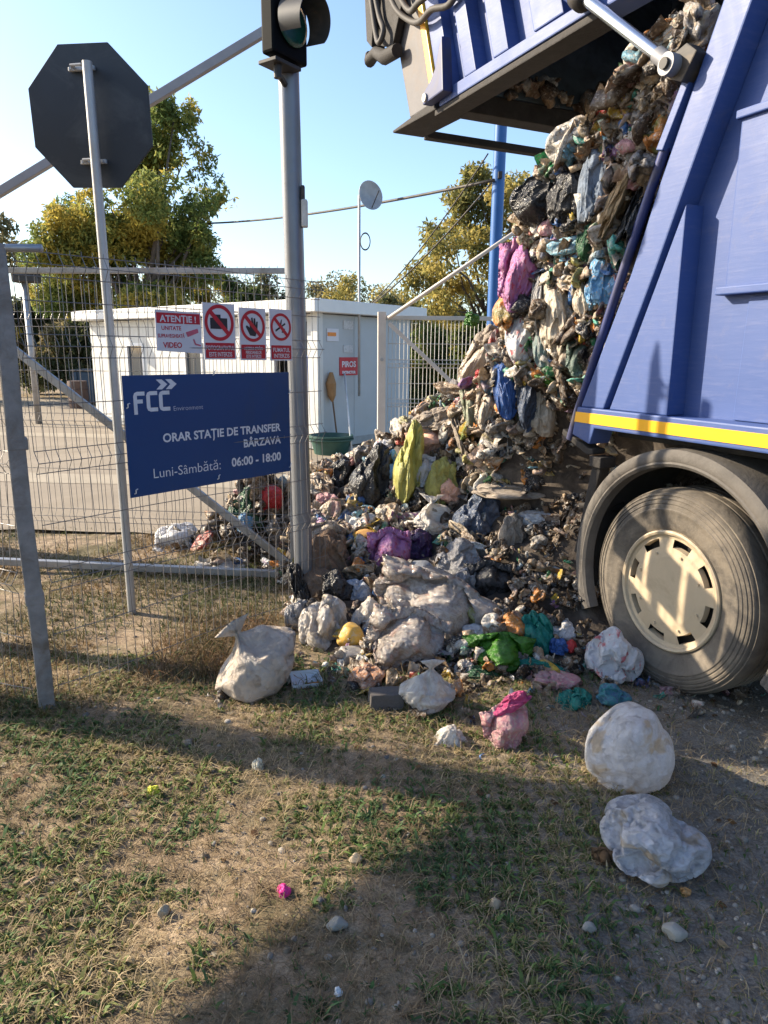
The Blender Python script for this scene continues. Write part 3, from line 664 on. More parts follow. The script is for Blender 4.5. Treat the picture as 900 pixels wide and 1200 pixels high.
# dish on the roof
dz = at_depth(421, 230, 12.2); db = at_depth(421, 392, 12.2)
root = empty('satellite_dish', (dz[0], dz[1], CH), 'small grey satellite dish on a thin roof mast with a cable loop', 'satellite dish', world_parts=True)
b = MB(); b.tube([(dz[0], dz[1], 0.9), (dz[0], dz[1], dz[2] + 0.02)], 0.022, 8); b.build('mast', galv_l, root, True)
dc = at_depth(434, 229, 12.1); dn = Vector((0.55, -0.8, 0.12)).normalized(); dx = dn.cross(Vector((0, 0, 1))).normalized(); dy = dx.cross(dn)
b = MB(); b.lathe([(0, -0.05), (0.1, -0.043), (0.17, -0.02), (0.225, 0.01), (0.225, 0.018), (0.16, -0.008), (0.0, -0.035)], lambda r, a, h: Vector(dc) + dx * r * math.cos(a) + dy * r * math.sin(a) + dn * h, 28); b.build('dish', simple('dish_grey', (0.34, 0.34, 0.34), 0.5), root, 'auto')
b = MB(); b.tube([Vector(dc) - dn * 0.05, (dz[0], dz[1], dz[2])], 0.015, 6); b.tube([Vector(dc) + dn * 0.02 - dy * 0.2, Vector(dc) + dn * 0.25], 0.008, 6); b.build('feed_arm', dark_m, root)
lp = at_depth(428, 283, 12.15)
b = MB(); b.lathe([(0.09, 0.0), (0.10, 0.01), (0.11, 0.0), (0.10, -0.01)], lambda r, a, h: (lp[0] + r * math.cos(a) * 0.8, lp[1] + h, lp[2] + r * math.sin(a) * 1.3), 24, close=True); b.build('cable_loop', dark_m, root, True)
# ================================================================== yard bits far left
pz = at_depth(44, 480, 15.5)
root = empty('lamp_post', (pz[0], pz[1], 0.03), 'thin grey lamp post standing in the yard at left', 'lamp post', world_parts=True)
b = MB(); b.tube([(pz[0], pz[1], 0), (pz[0], pz[1], 3.1)], 0.07, 10); b.build('pole', galv, root, True)
b = MB(); b.box((pz[0] + 0.05, pz[1], 3.15), (0.5, 0.3, 0.3), None, 0.03); b.build('lamp_head', dark_m, root)
def yard_box(px, py, w_, h_, col, name, label, cat):
    g_ = ground_at(px, py, 0.03)
    r = empty(name, g_, label, cat, world_parts=True)
    b = MB(); b.lathe([(0, 0), (w_ * 0.45, 0), (w_ * 0.5, h_ * 0.3), (w_ * 0.5, h_ * 0.7), (w_ * 0.46, h_), (0, h_)], lambda r_, a, h: (g_[0] + r_ * math.cos(a), g_[1] + r_ * math.sin(a), 0.03 + h), 20); b.build('shell', simple(name + '_m', col, 0.7), r, 'auto')
    for q in (0.3, 0.7):
        b = MB(); b.lathe([(w_ * 0.5, -0.02), (w_ * 0.53, 0), (w_ * 0.5, 0.02)], lambda r_, a, h: (g_[0] + r_ * math.cos(a), g_[1] + r_ * math.sin(a), 0.03 + h_ * q + h), 20); b.build('hoop', simple(name + '_m', col), r, 'auto')
yard_box(93, 478, 0.55, 0.75, (0.10, 0.06, 0.045), 'rusty_drum', 'rusty brown drum standing in the yard left of the cabin', 'drum')
yard_box(128, 489, 0.28, 0.42, (0.22, 0.05, 0.035), 'red_canister', 'small dark red canister by the cabin corner', 'canister')

# ================================================================== TRUCK
TH = math.radians(25)
TA = np.array([-math.sin(TH), math.cos(TH), 0]); TN = np.array([-math.cos(TH), -math.sin(TH), 0])   # to the rear, and outward
T0 = ground_at(790, 818)
def tw(u, s, z): return T0 + TA * u + TN * s + np.array([0, 0, z])
def truck_hit(px, py, s=0.0):
    d = ray(px, py); t = np.dot(T0 + TN * s - CAM, TN) / np.dot(d, TN); P = CAM + d * t
    return P, t
truck = empty('garbage_truck', tuple(T0), 'blue refuse lorry with yellow stripe and raised tailgate, tipping its load', 'truck', rz=math.radians(115))
m, n, b_, l = nt('truck_blue'); v = coords(n)
f1 = noise_tex(n, l, 1.7, 8, 0.7, 0.6, v); 
mp = n.nodes.new('ShaderNodeMapping'); mp.inputs['Scale'].default_value = (6, 6, 60); l.new(v, mp.inputs[0])
f2 = noise_tex(n, l, 1.0, 5, 0.7, 0.3, mp.outputs[0])
c = ramp(n, l, f1, [(0.3, (0.034, 0.072, 0.225)), (0.7, (0.050, 0.092, 0.26))])
c = mix(n, l, ramp(n, l, f2, [(0.5, (0, 0, 0)), (0.78, (0.22, 0.22, 0.22))]), c, (0.20, 0.21, 0.33))
c = mix(n, l, ramp(n, l, noise_tex(n, l, 7, 8, 0.8, 0.5, v), [(0.55, (0, 0, 0)), (0.85, (0.5, 0.5, 0.5))]), c, (0.17, 0.16, 0.2))
l.new(c, b_.inputs['Base Color']); l.new(ramp(n, l, f1, [(0.3, (0.48,) * 3), (0.7, (0.66,) * 3)]), b_.inputs['Roughness'])
bump(n, l, f2, b_, 0.08, 0.01)
tblue = m
tblue_d = simple('truck_blue_dark', (0.02, 0.03, 0.12), 0.5, 0, 0.3, 5, dirt=(0.06, 0.05, 0.045))
yel = simple('stripe_yellow', srgb(250, 180, 20), 0.45, 0, 0.06, 4, dirt=(0.55, 0.33, 0.03), dirt_amt=(0.6, 0.9))
rust = simple('dirty_steel', (0.030, 0.026, 0.023), 0.8, 0.1, 0.5, 14, dirt=(0.025, 0.018, 0.013), bumps=0.4, bscale=50)
tin_dark = simple('tailgate_inside', (0.14, 0.18, 0.21), 0.6, 0.1, 0.4, 3, dirt=(0.02, 0.018, 0.015), bumps=0.2)
idf = lambda a, c, d: (a, d, c)              # (u, z, s) -> truck-local (u, s, z)
def tprism(name, poly, s0, s1, mat, parent=truck, bevel=0.008):
    b = MB(); b.prism(poly, idf, s0, s1); return b.build(name, mat, parent, bevel=bevel)
def tbox(name, u0, u1, s0, s1, z0, z1, mat, parent=truck, bev=0.006):
    b = MB(); b.box(((u0 + u1) / 2, (s0 + s1) / 2, (z0 + z1) / 2), (u1 - u0, s1 - s0, z1 - z0), None, bev); return b.build(name, mat, parent)
def rl(z): return 0.86 - (z - 1.28) * (0.72 / 1.79)    # rear edge line u(z)
tprism('body', [(-6, 1.262), (0.70, 1.262), (rl(3.42) - 0.16, 3.42), (-6, 3.42)], -0.12, -2.38, tblue)
tprism('rear_frame', [(0.832, 1.362), (0.53, 2.04), (0.40, 2.41), (rl(3.45), 3.45), (rl(3.45) - 0.16, 3.45), (0.235, 2.41), (0.38, 2.03), (0.655, 1.362)], -0.125, 0.0, tblue)
tprism('rear_frame', [(0.832, 1.30), (rl(3.45), 3.45), (rl(3.45) - 0.16, 3.45), (0.655, 1.30)], -2.25, -2.40, tblue)
tprism('gusset_plate', [(0.618, 1.363), (0.36, 2.0), (0.236, 2.31), (0.230, 1.363)], -0.123, -0.010, tblue, bevel=0.005)
tprism('lower_beam', [(-6, 1.255), (0.70, 1.255), (0.73, 1.165), (0.875, 1.205), (0.845, 1.361), (-6, 1.361)], -0.13, 0.012, tblue)
tprism('yellow_stripe', [(-5.9, 1.278), (0.858, 1.278), (0.85, 1.334), (-5.9, 1.334)], 0.0125, 0.0165, yel, bevel=0)
up_ = tprism('side_panel', [(-5.9, 1.93), (0.045, 1.93), (0.055, 2.63), (-5.9, 2.63)], -0.12, -0.085, tblue)
tbox('panel_ledge', -5.9, 0.075, -0.12, -0.06, 1.905, 1.94, tblue); tbox('panel_ledge', -5.9, 0.07, -0.12, -0.065, 2.615, 2.65, tblue)
tprism('side_panel', [(-5.9, 1.364), (-0.055, 1.364), (-0.065, 1.895), (-5.9, 1.895)], -0.12, -0.108, tblue, bevel=0.004)
b = MB(); b.tube([(0.925, -0.02, 1.17), (0.88, -0.02, 1.32), (0.61, -0.02, 2.05), (0.40, -0.02, 2.58)], 0.024, 10); b.build('door_seal', tblue_d, truck, 'auto')
tprism('stop_plate', [(0.385, 2.56), (0.425, 2.57), (0.30, 2.83), (0.235, 2.87)], -0.10, 0.015, tblue, bevel=0.004)
tprism('bumper_arm', [(0.985, 1.225), (0.99, 1.19), (0.77, 1.10), (0.72, 1.11), (0.72, 1.14), (0.76, 1.14)], -0.10, -0.01, rust)
tbox('bumper_block', 0.655, 0.745, -0.12, -0.01, 1.04, 1.10, rust)
tprism('bumper_post', [(0.74, 1.05), (0.67, 1.05), (0.78, 0.52), (0.84, 0.52)], -0.10, -0.03, rust)
b = MB(); b.tube([(0.86, -0.06, 0.78), (0.70, -0.25, 0.80)], 0.028, 8); b.build('bumper_stub', rust, truck, True)
tbox('chassis', -6, 0.62, -0.78, -1.72, 0.55, 1.2, simple('chassis_black', (0.012, 0.011, 0.01), 0.8, 0, 0.3, 6, dirt=(0.05, 0.04, 0.03)))
tbox('axle', -0.06, 0.32, -0.66, -1.84, 0.42, 0.62, MATS['chassis_black'])
tbox('under_shield', -6, 0.66, -0.12, -2.36, 1.21, 1.25, MATS['chassis_black'])
# wheels
WU, WZ, WR = 0.135, 0.505, 0.512
rub = simple('tyre_rubber', (0.16, 0.135, 0.105), 0.9, 0, 0.3, 7, dirt=(0.055, 0.05, 0.046), bumps=0.5, bscale=30, dirt_amt=(0.45, 0.7))
rim_m = simple('rim_beige', (0.50, 0.40, 0.27), 0.6, 0.1, 0.10, 6, dirt=(0.33, 0.25, 0.16))
def wheel(s0, flip=1, rim=True, wu=WU):
    def wf(r, a, h): return (wu + r * math.cos(a), s0 - flip * h, WZ + r * math.sin(a))
    b = MB()
    prof = [(0.295, 0.055), (0.300, 0.030), (0.318, 0.018), (0.34, 0.012), (0.375, 0.004), (0.40, 0.0), (0.404, -0.003), (0.412, -0.003), (0.416, 0.001), (0.43, 0.002), (0.433, 0.006), (0.437, 0.006), (0.44, 0.003), (0.452, 0.005), (0.455, 0.010), (0.459, 0.010), (0.462, 0.006), (0.470, 0.009), (0.473, 0.015), (0.477, 0.015), (0.480, 0.012), (0.488, 0.020), (0.490, 0.028), (0.494, 0.028), (0.498, 0.026), (0.503, 0.036), (0.508, 0.052), (WR, 0.075),
            (WR, 0.10), (WR - 0.014, 0.102), (WR - 0.014, 0.114), (WR, 0.116), (WR, 0.15), (WR - 0.014, 0.152), (WR - 0.014, 0.164), (WR, 0.166), (WR, 0.20), (WR - 0.014, 0.202), (WR - 0.014, 0.214), (WR, 0.216), (WR, 0.245), (0.49, 0.28), (0.42, 0.305), (0.30, 0.28)]
    b.lathe(prof, wf, 112); w_ = b.build('wheel', rub, truck, 'auto'); w_.data.name = 'tyre'
    if rim:
        b = MB(); NS = 10
        # front disc with slots: rings of faces, slot sectors left open
        b.lathe([(0.305, 0.055), (0.305, 0.012), (0.297, 0.006), (0.286, 0.010), (0.283, 0.024), (0.264, 0.026)], wf, 120)
        b.lathe([(0.0, 0.012), (0.06, 0.012), (0.17, 0.014), (0.222, 0.020)], wf, 120)
        for i in range(120):
            a0_, a1_ = 2 * math.pi * i / 120, 2 * math.pi * (i + 1) / 120
            if (i % 15) < 7.5:
                for (ra, ha, rb, hb) in ((0.222, 0.020, 0.226, 0.05), (0.264, 0.026, 0.260, 0.06)):
                    b.add([wf(ra, a0_, ha), wf(ra, a1_, ha), wf(rb, a1_, hb), wf(rb, a0_, hb)], [(0, 1, 2, 3)])
            else:
                b.add([wf(0.222, a0_, 0.020), wf(0.222, a1_, 0.020), wf(0.264, a1_, 0.026), wf(0.264, a0_, 0.026)], [(0, 1, 2, 3)])
        b.build('rim', rim_m, w_, False)
        b = MB(); b.lathe([(0.0, 0.075), (0.29, 0.075), (0.30, 0.06)], wf, 60); b.build('brake_drum', MATS['chassis_black'], w_)
        for k in range(8):
            a = 2 * math.pi * (k + 0.4) / 8
            b = MB(); b.lathe([(0, -0.004), (0.006, -0.004), (0.008, 0.012)], lambda r, an, h: wf(0.11 * 0 + math.hypot(0.238 * 0 + 0.195 * math.cos(a) + r * math.cos(an), 0.195 * math.sin(a) + r * math.sin(an)), math.atan2(0.195 * math.sin(a) + r * math.sin(an), 0.195 * math.cos(a) + r * math.cos(an)), 0.012 + h), 8); b.build('rivet', rim_m, w_)
    return w_
wheel(-0.015); wheel(-0.36, 1, False); wheel(-2.40, -1, True)
# mudguard
b = MB(); MC = (0.105, 0.535)
prof = [(0.588, -0.05), (0.594, 0.004), (0.608, 0.014), (0.618, 0.010), (0.626, 0.014), (0.655, 0.012), (0.676, 0.0), (0.682, -0.06), (0.688, -0.64), (0.674, -0.64), (0.668, -0.06), (0.64, -0.010), (0.61, -0.014), (0.60, -0.05)]
b.lathe(prof, lambda r, a, h: (MC[0] + r * math.cos(a), h, MC[1] + r * math.sin(a)), 64, math.radians(-28), math.radians(205), True)
b.build('mudguard', simple('mudguard_plastic', (0.11, 0.098, 0.085), 0.8, 0, 0.3, 6, dirt=(0.06, 0.05, 0.042), bumps=0.3, bscale=50), truck, 'auto')

# ---- raised tailgate
tg = tprism('tailgate', [(0.10, 3.40), (2.60, 3.40), (3.02, 3.40), (3.66, 4.95), (1.2, 5.0), (0.0, 3.75)], -0.10, -0.135, tblue)
tprism('side_plate', [(0.10, 3.40), (2.45, 3.40), (3.1, 4.95), (1.2, 5.0), (0.0, 3.75)], -2.28, -2.32, tin_dark, tg)
def lean_(u, z): return u + (z - 3.40) * 0.36
for (u0, u1, pr) in ((2.40, 2.58, -0.02), (2.06, 2.20, 0.0), (1.70, 1.86, 0.0), (1.19, 1.45, 0.0), (0.72, 0.92, 0.0)):
    tprism('rib', [(u0, 3.42), (u1, 3.42), (lean_(u1, 4.9), 4.9), (lean_(u0, 4.9), 4.9)], -0.105, pr, tblue, tg)
tprism('cross_rib', [(lean_(0.9, 3.95), 3.93), (lean_(1.72, 3.93), 3.93), (lean_(1.72, 4.05), 4.05), (lean_(0.9, 4.05), 4.05)], -0.105, -0.006, tblue, tg)
gp_m = simple('tailgate_grey', (0.10, 0.093, 0.095), 0.65, 0.1, 0.18, 5, dirt=(0.12, 0.085, 0.06), bumps=0.15)
tprism('end_plate', [(2.665, 3.395), (3.015, 3.395), (3.64, 4.95), (lean_(2.665, 4.95), 4.95)], -0.10, -0.012, gp_m, tg)
tprism('yellow_strip', [(2.585, 3.42), (2.66, 3.42), (lean_(2.66, 4.9), 4.9), (lean_(2.585, 4.9), 4.9)], -0.10, 0.0, yel, tg)
tprism('bottom_flange', [(0.25, 3.30), (0.90, 3.31), (0.90, 3.33), (2.5, 3.325), (2.5, 3.41), (0.85, 3.395), (0.25, 3.37)], -0.14, 0.02, tblue, tg)
tprism('flange_edge', [(0.9, 3.285), (2.58, 3.285), (2.58, 3.324), (0.9, 3.324)], -0.15, 0.012, rust, tg)
tprism('bottom_plate', [(2.55, 3.325), (3.26, 3.345), (3.27, 3.365), (2.60, 3.392)], -0.26, 0.015, rust, tg)
tbox('lip_bar', 3.19, 3.275, -0.27, -2.30, 3.33, 3.385, rust, tg); tbox('cross_beam', 2.40, 2.56, -0.155, -2.27, 3.29, 3.42, rust, tg)
tprism('inner_wall', [(2.42, 3.43), (2.48, 3.43), (2.95, 4.9), (2.85, 4.9)], -0.14, -2.27, tin_dark, tg)
tprism('roof_plate', [(1.2, 4.95), (3.1, 4.90), (3.1, 5.0), (1.2, 5.05)], -0.12, -2.30, tin_dark, tg)
tprism('front_plate', [(0.02, 3.76), (0.08, 3.70), (1.25, 4.96), (1.18, 5.0)], -0.14, -2.27, tin_dark, tg)
tbox('cross_bar', 0.55, 0.61, -0.14, -2.27, 3.50, 3.56, rust, tg)
fin = [(2.60, 3.35), (2.585, 3.43), (2.50, 3.47), (2.43, 3.53), (2.38, 3.66), (2.345, 3.70), (2.33, 3.55), (2.31, 3.36)]
fo_ = tprism('corner_bracket', fin, 0.022, 0.10, tblue_d, tg, 0.01)
b = MB(); b.tube([(2.555, 0.10, 3.385), (2.555, 0.115, 3.385)], 0.028, 12); b.build('pin', galv_l, fo_)
# hydraulic ram
hy = Vector((0.32, 0.07, 2.88)); hb = Vector((1.9, 0.07, 4.15)); hd = (hb - hy).normalized()
b = MB(); b.tube([hy + hd * 0.06, hy + hd * 0.80], 0.028, 20); cy = b.build('hydraulic_ram', simple('chrome', (0.62, 0.64, 0.68), 0.22, 0.95, 0.06, 10), truck, 'auto')
b = MB(); b.tube([hy + hd * 0.77, hy + hd * 0.79, hy + hd * 0.85, hy + hd * 0.86], [0.05, 0.066, 0.066, 0.058], 20); b.build('gland', dark_m, cy, 'auto')
b = MB(); b.tube([hy + hd * 0.85, hb], 0.058, 20); b.build('barrel', tblue, cy, 'auto')
b = MB(); b.tube([hy + Vector((0, -0.035, 0)), hy + Vector((0, 0.035, 0))], 0.046, 20); b.tube([hy, hy + hd * 0.11], 0.036, 12)
b.build('clevis', simple('cast_steel', (0.22, 0.22, 0.23), 0.6, 0.3, 0.15, 12), cy, 'auto')
b = MB(); b.tube([hy + Vector((0, -0.09, 0)), hy + Vector((0, 0.05, 0))], 0.024, 12); b.build('pin', dark_m, cy)
tprism('ram_bracket', [(0.36, 2.84), (0.36, 2.92), (0.26, 2.95), (0.20, 2.90), (0.27, 2.80)], -0.02, 0.055, dark_m, truck, 0.006)
# lifter gear and hoses on the tailgate
for (p, r) in (([(3.10, 3.87), (3.33, 3.90), (3.50, 3.99), (3.62, 3.97), (3.64, 4.03)], [0.05, 0.055, 0.045, 0.05, 0.03]),):
    b = MB(); b.tube([(u, 0.06, z) for u, z in p], r, 10); b.build('lifter_hook', rust, tg, 'auto')
tprism('lifter_arm', [(3.50, 4.02), (3.60, 4.10), (3.70, 4.9), (3.55, 4.95), (3.42, 4.4)], -0.02, 0.10, rust, tg)
tprism('lifter_plate', [(3.20, 3.92), (3.44, 4.02), (3.50, 4.5), (3.25, 4.6), (3.05, 4.15)], 0.0, 0.06, rust, tg)
hose_m = simple('hose_grey', (0.055, 0.048, 0.042), 0.7, 0, 0.3, 10, dirt=(0.06, 0.05, 0.04))
for i, p in enumerate(([(3.4, 4.5), (3.15, 4.18), (2.95, 4.02), (2.75, 3.94), (2.56, 3.94), (2.38, 3.90), (2.2, 3.92), (2.05, 3.86), (1.8, 3.86)], [(3.3, 4.6), (3.1, 4.28), (2.9, 4.06), (2.7, 4.03), (2.45, 4.02), (2.3, 3.95), (2.0, 3.98), (1.6, 3.90)], [(3.45, 4.5), (3.36, 4.2), (3.25, 4.05), (3.3, 3.98), (3.42, 4.1), (3.5, 4.4)], [(3.2, 4.7), (3.02, 4.35), (2.8, 4.16), (2.5, 4.12), (2.1, 4.1)])):
    P = [Vector((u, 0.05 + 0.03 * i + 0.015 * math.sin(k * 2.1 + i), z)) for k, (u, z) in enumerate(p)]
    Q = []
    for k in range(len(P) - 1):
        p0, p1, p2, p3 = P[max(k - 1, 0)], P[k], P[k + 1], P[min(k + 2, len(P) - 1)]
        for t in (0, 0.25, 0.5, 0.75): Q.append(0.5 * ((2 * p1) + (p2 - p0) * t + (2 * p0 - 5 * p1 + 4 * p2 - p3) * t * t + (3 * p1 - p0 - 3 * p2 + p3) * t ** 3))
    Q.append(P[-1]); b = MB(); b.tube(Q, 0.022, 8); b.build('hose', hose_m, tg, True)
# ================================================================== RUBBISH
def A3(px, py, Y): return at_depth(px, py, Y)
HA = []                                            # height-field anchors (x, y, z)
for px, py in ((338, 775), (400, 792), (470, 806), (560, 832), (640, 838), (720, 834), (800, 845), (880, 830), (330, 735), (322, 700)):
    g_ = ground_at(px, py); HA.append((g_[0], g_[1], -0.01))
HA += [(-1.0, 4.8, 0), (-1.05, 5.4, 0), (-1.1, 6.2, 0), (-0.8, 7.0, 0), (0, 7.6, 0), (1.0, 7.8, 0), (2.5, 7.6, 0), (4.0, 6.8, 0), (4, 5.0, 0), (1.6, 3.5, 0.02), (2.2, 3.2, 0), (3.4, 3.6, 0), (1.15, 3.3, 0.02)]
for px, py, Y in ((420, 735, 3.75), (500, 730, 3.75), (600, 740, 3.65), (660, 740, 3.6), (385, 690, 4.1), (460, 690, 4.15), (540, 690, 4.05), (620, 680, 4.05), (680, 680, 3.95),
                  (400, 650, 4.6), (470, 640, 4.7), (550, 640, 4.6), (640, 620, 4.45), (690, 600, 4.3), (390, 605, 5.2), (450, 600, 5.15), (520, 600, 5.0), (600, 590, 4.85), (670, 570, 4.7),
                  (400, 560, 5.75), (440, 540, 5.7), (490, 540, 5.45), (560, 550, 5.25), (640, 560, 5.0), (490, 492, 5.75), (540, 490, 5.5), (600, 520, 5.35), (512, 470, 5.8), (535, 452, 5.75), (420, 535, 5.9)):
    HA.append(tuple(A3(px, py, Y)))
HA += [(1.2, 6.0, 1.3), (1.8, 5.8, 1.1), (0.9, 6.6, 0.8)]
for a_ in np.linspace(0, 2 * np.pi, 40, endpoint=False):                # nothing beyond the heap's edge
    for k_ in (1.0, 1.35): HA.append((0.95 + 2.9 * k_ * math.cos(a_), 5.3 + (2.75 if math.sin(a_) < 0 else 3.0) * k_ * math.sin(a_), 0.0))
for px, py in ((250, 800), (250, 860), (350, 850), (450, 870), (540, 890), (640, 900), (250, 740), (280, 700), (150, 760), (200, 900), (150, 680), (60, 760), (720, 900)):
    g_ = ground_at(px, py); HA.append((g_[0], g_[1], -0.02))
HA = np.array(HA)
def heap_h(x, y):
    x = np.atleast_1d(np.asarray(x, float)); y = np.atleast_1d(np.asarray(y, float))
    d2 = (x[:, None] - HA[None, :, 0]) ** 2 + (y[:, None] - HA[None, :, 1]) ** 2 + 0.012
    w_ = d2 ** -2.0
    return np.maximum((w_ * HA[None, :, 2]).sum(1) / w_.sum(1) - 0.03, -0.06)
# column standing out of the body: profile u_max(z) on the near side
CZ = np.array([0.3, 0.76, 1.0, 1.15, 1.35, 1.61, 1.85, 2.04, 2.40, 2.65, 2.80, 2.95, 3.15]); CU_ = np.array([2.9, 2.8, 2.7, 2.55, 2.28, 2.02, 1.80, 1.62, 1.62, 1.58, 1.25, 0.80, 0.50])
def near_s(z, u): return -0.11 + (np.interp(z, [0.0, 0.9, 1.2, 1.45, 1.7, 3.2], [-0.62, -0.60, -0.42, -0.16, -0.12, -0.10]) + 0.11) * np.clip((1.75 - u) / 0.4, 0, 1)   # hollow under the lorry's tail
def col_pt(z, th):
    """closed ring round the column at height z"""
    um = np.interp(z, CZ, CU_); ul = 0.15; sF = -2.22
    c_, s_ = np.cos(th), np.sin(th); e = 0.42
    uu = (um + ul) / 2 + (um - ul) / 2 * np.sign(c_) * np.abs(c_) ** e; sN = near_s(z, uu)
    ss = (sN + sF) / 2 + (sN - sF) / 2 * np.sign(s_) * np.abs(s_) ** e
    return uu, ss
def march(px, py):
    """first hit of the pixel's ray with heap, ground or column flank"""
    d = ray(px, py); t = np.arange(1.5, 9.0, 0.02); P = CAM + d[None] * t[:, None]
    h = np.maximum(heap_h(P[:, 0], P[:, 1]), gh(P[:, 0], P[:, 1]))
    inside = P[:, 2] < h
    r = P - T0; u = r @ TA; s = r @ TN
    um = np.interp(P[:, 2], CZ, CU_)
    col = (u < um) & (u > 0.15) & (s < near_s(P[:, 2], u)) & (s > -2.2) & (P[:, 2] > 0.5) & (P[:, 2] < 3.15)
    i = np.argmax(inside | col)
    if not (inside | col)[i]: return None
    return P[i], t[i], bool(col[i] and not inside[i])

dark_core = simple('compressed_rubbish', (0.055, 0.042, 0.032), 0.9, 0, 0.6, 14, dirt=(0.16, 0.13, 0.10), bumps=1.0, bscale=25)
# core meshes -------------------------------------------------
gx, gy = np.meshgrid(np.linspace(-1.2, 4.0, 130), np.linspace(2.7, 7.8, 130)); X, Y = gx.ravel(), gy.ravel()
Z = heap_h(X, Y) + (fbm(np.c_[X, Y] * 6, 21, 3) - 0.5) * 0.16 * np.clip(heap_h(X, Y) * 6, 0, 1) - 0.04
i = np.arange(130 * 130).reshape(130, 130); f = np.stack([i[:-1, :-1], i[:-1, 1:], i[1:, 1:], i[1:, :-1]], -1).reshape(-1, 4)
o = link('rubbish_heap', fast_mesh('rubbish_heap', np.c_[X, Y, Z], f, smooth=True), dark_core)
tag(o, 'brown packed rubbish mass under the spilled bags', 'rubbish', kind='stuff')
NZ, NT = 60, 150; zz = np.linspace(0.3, 3.12, NZ); th = np.linspace(0, 2 * np.pi, NT, endpoint=False); V = []
for z in zz:
    uu, ss = col_pt(z, th); q = np.c_[uu, ss, np.full(NT, z)]; V.append(q)
V = np.concatenate(V); nz = (fbm(V * 5, 31, 3) - 0.5)
cen = np.array([0.9, -1.1, 0]); rad = V - cen; rad[:, 2] = 0; rad /= np.linalg.norm(rad, axis=1)[:, None]
V = V + rad * (nz * 0.22)[:, None]; V[:, 2] += (fbm(V * 4, 35, 2) - 0.5) * 0.1
i = np.arange(NZ * NT).reshape(NZ, NT); j = np.roll(i, -1, 1)
f = np.stack([i[:-1], j[:-1], j[1:], i[1:]], -1).reshape(-1, 4)
ctop = len(V); V = np.r_[V, [[0.3, -1.1, 3.2]]]
f2 = np.stack([i[-1], j[-1], np.full(NT, ctop)], -1)
W = T0 + V[:, :1] * TA + V[:, 1:2] * TN + V[:, 2:] * np.array([[0, 0, 1.0]])
o = link('packed_rubbish', fast_mesh('packed_rubbish', W, [f, f2], smooth=True), dark_core)
tag(o, 'tall wall of packed rubbish squeezed out of the truck body', 'rubbish', kind='stuff')

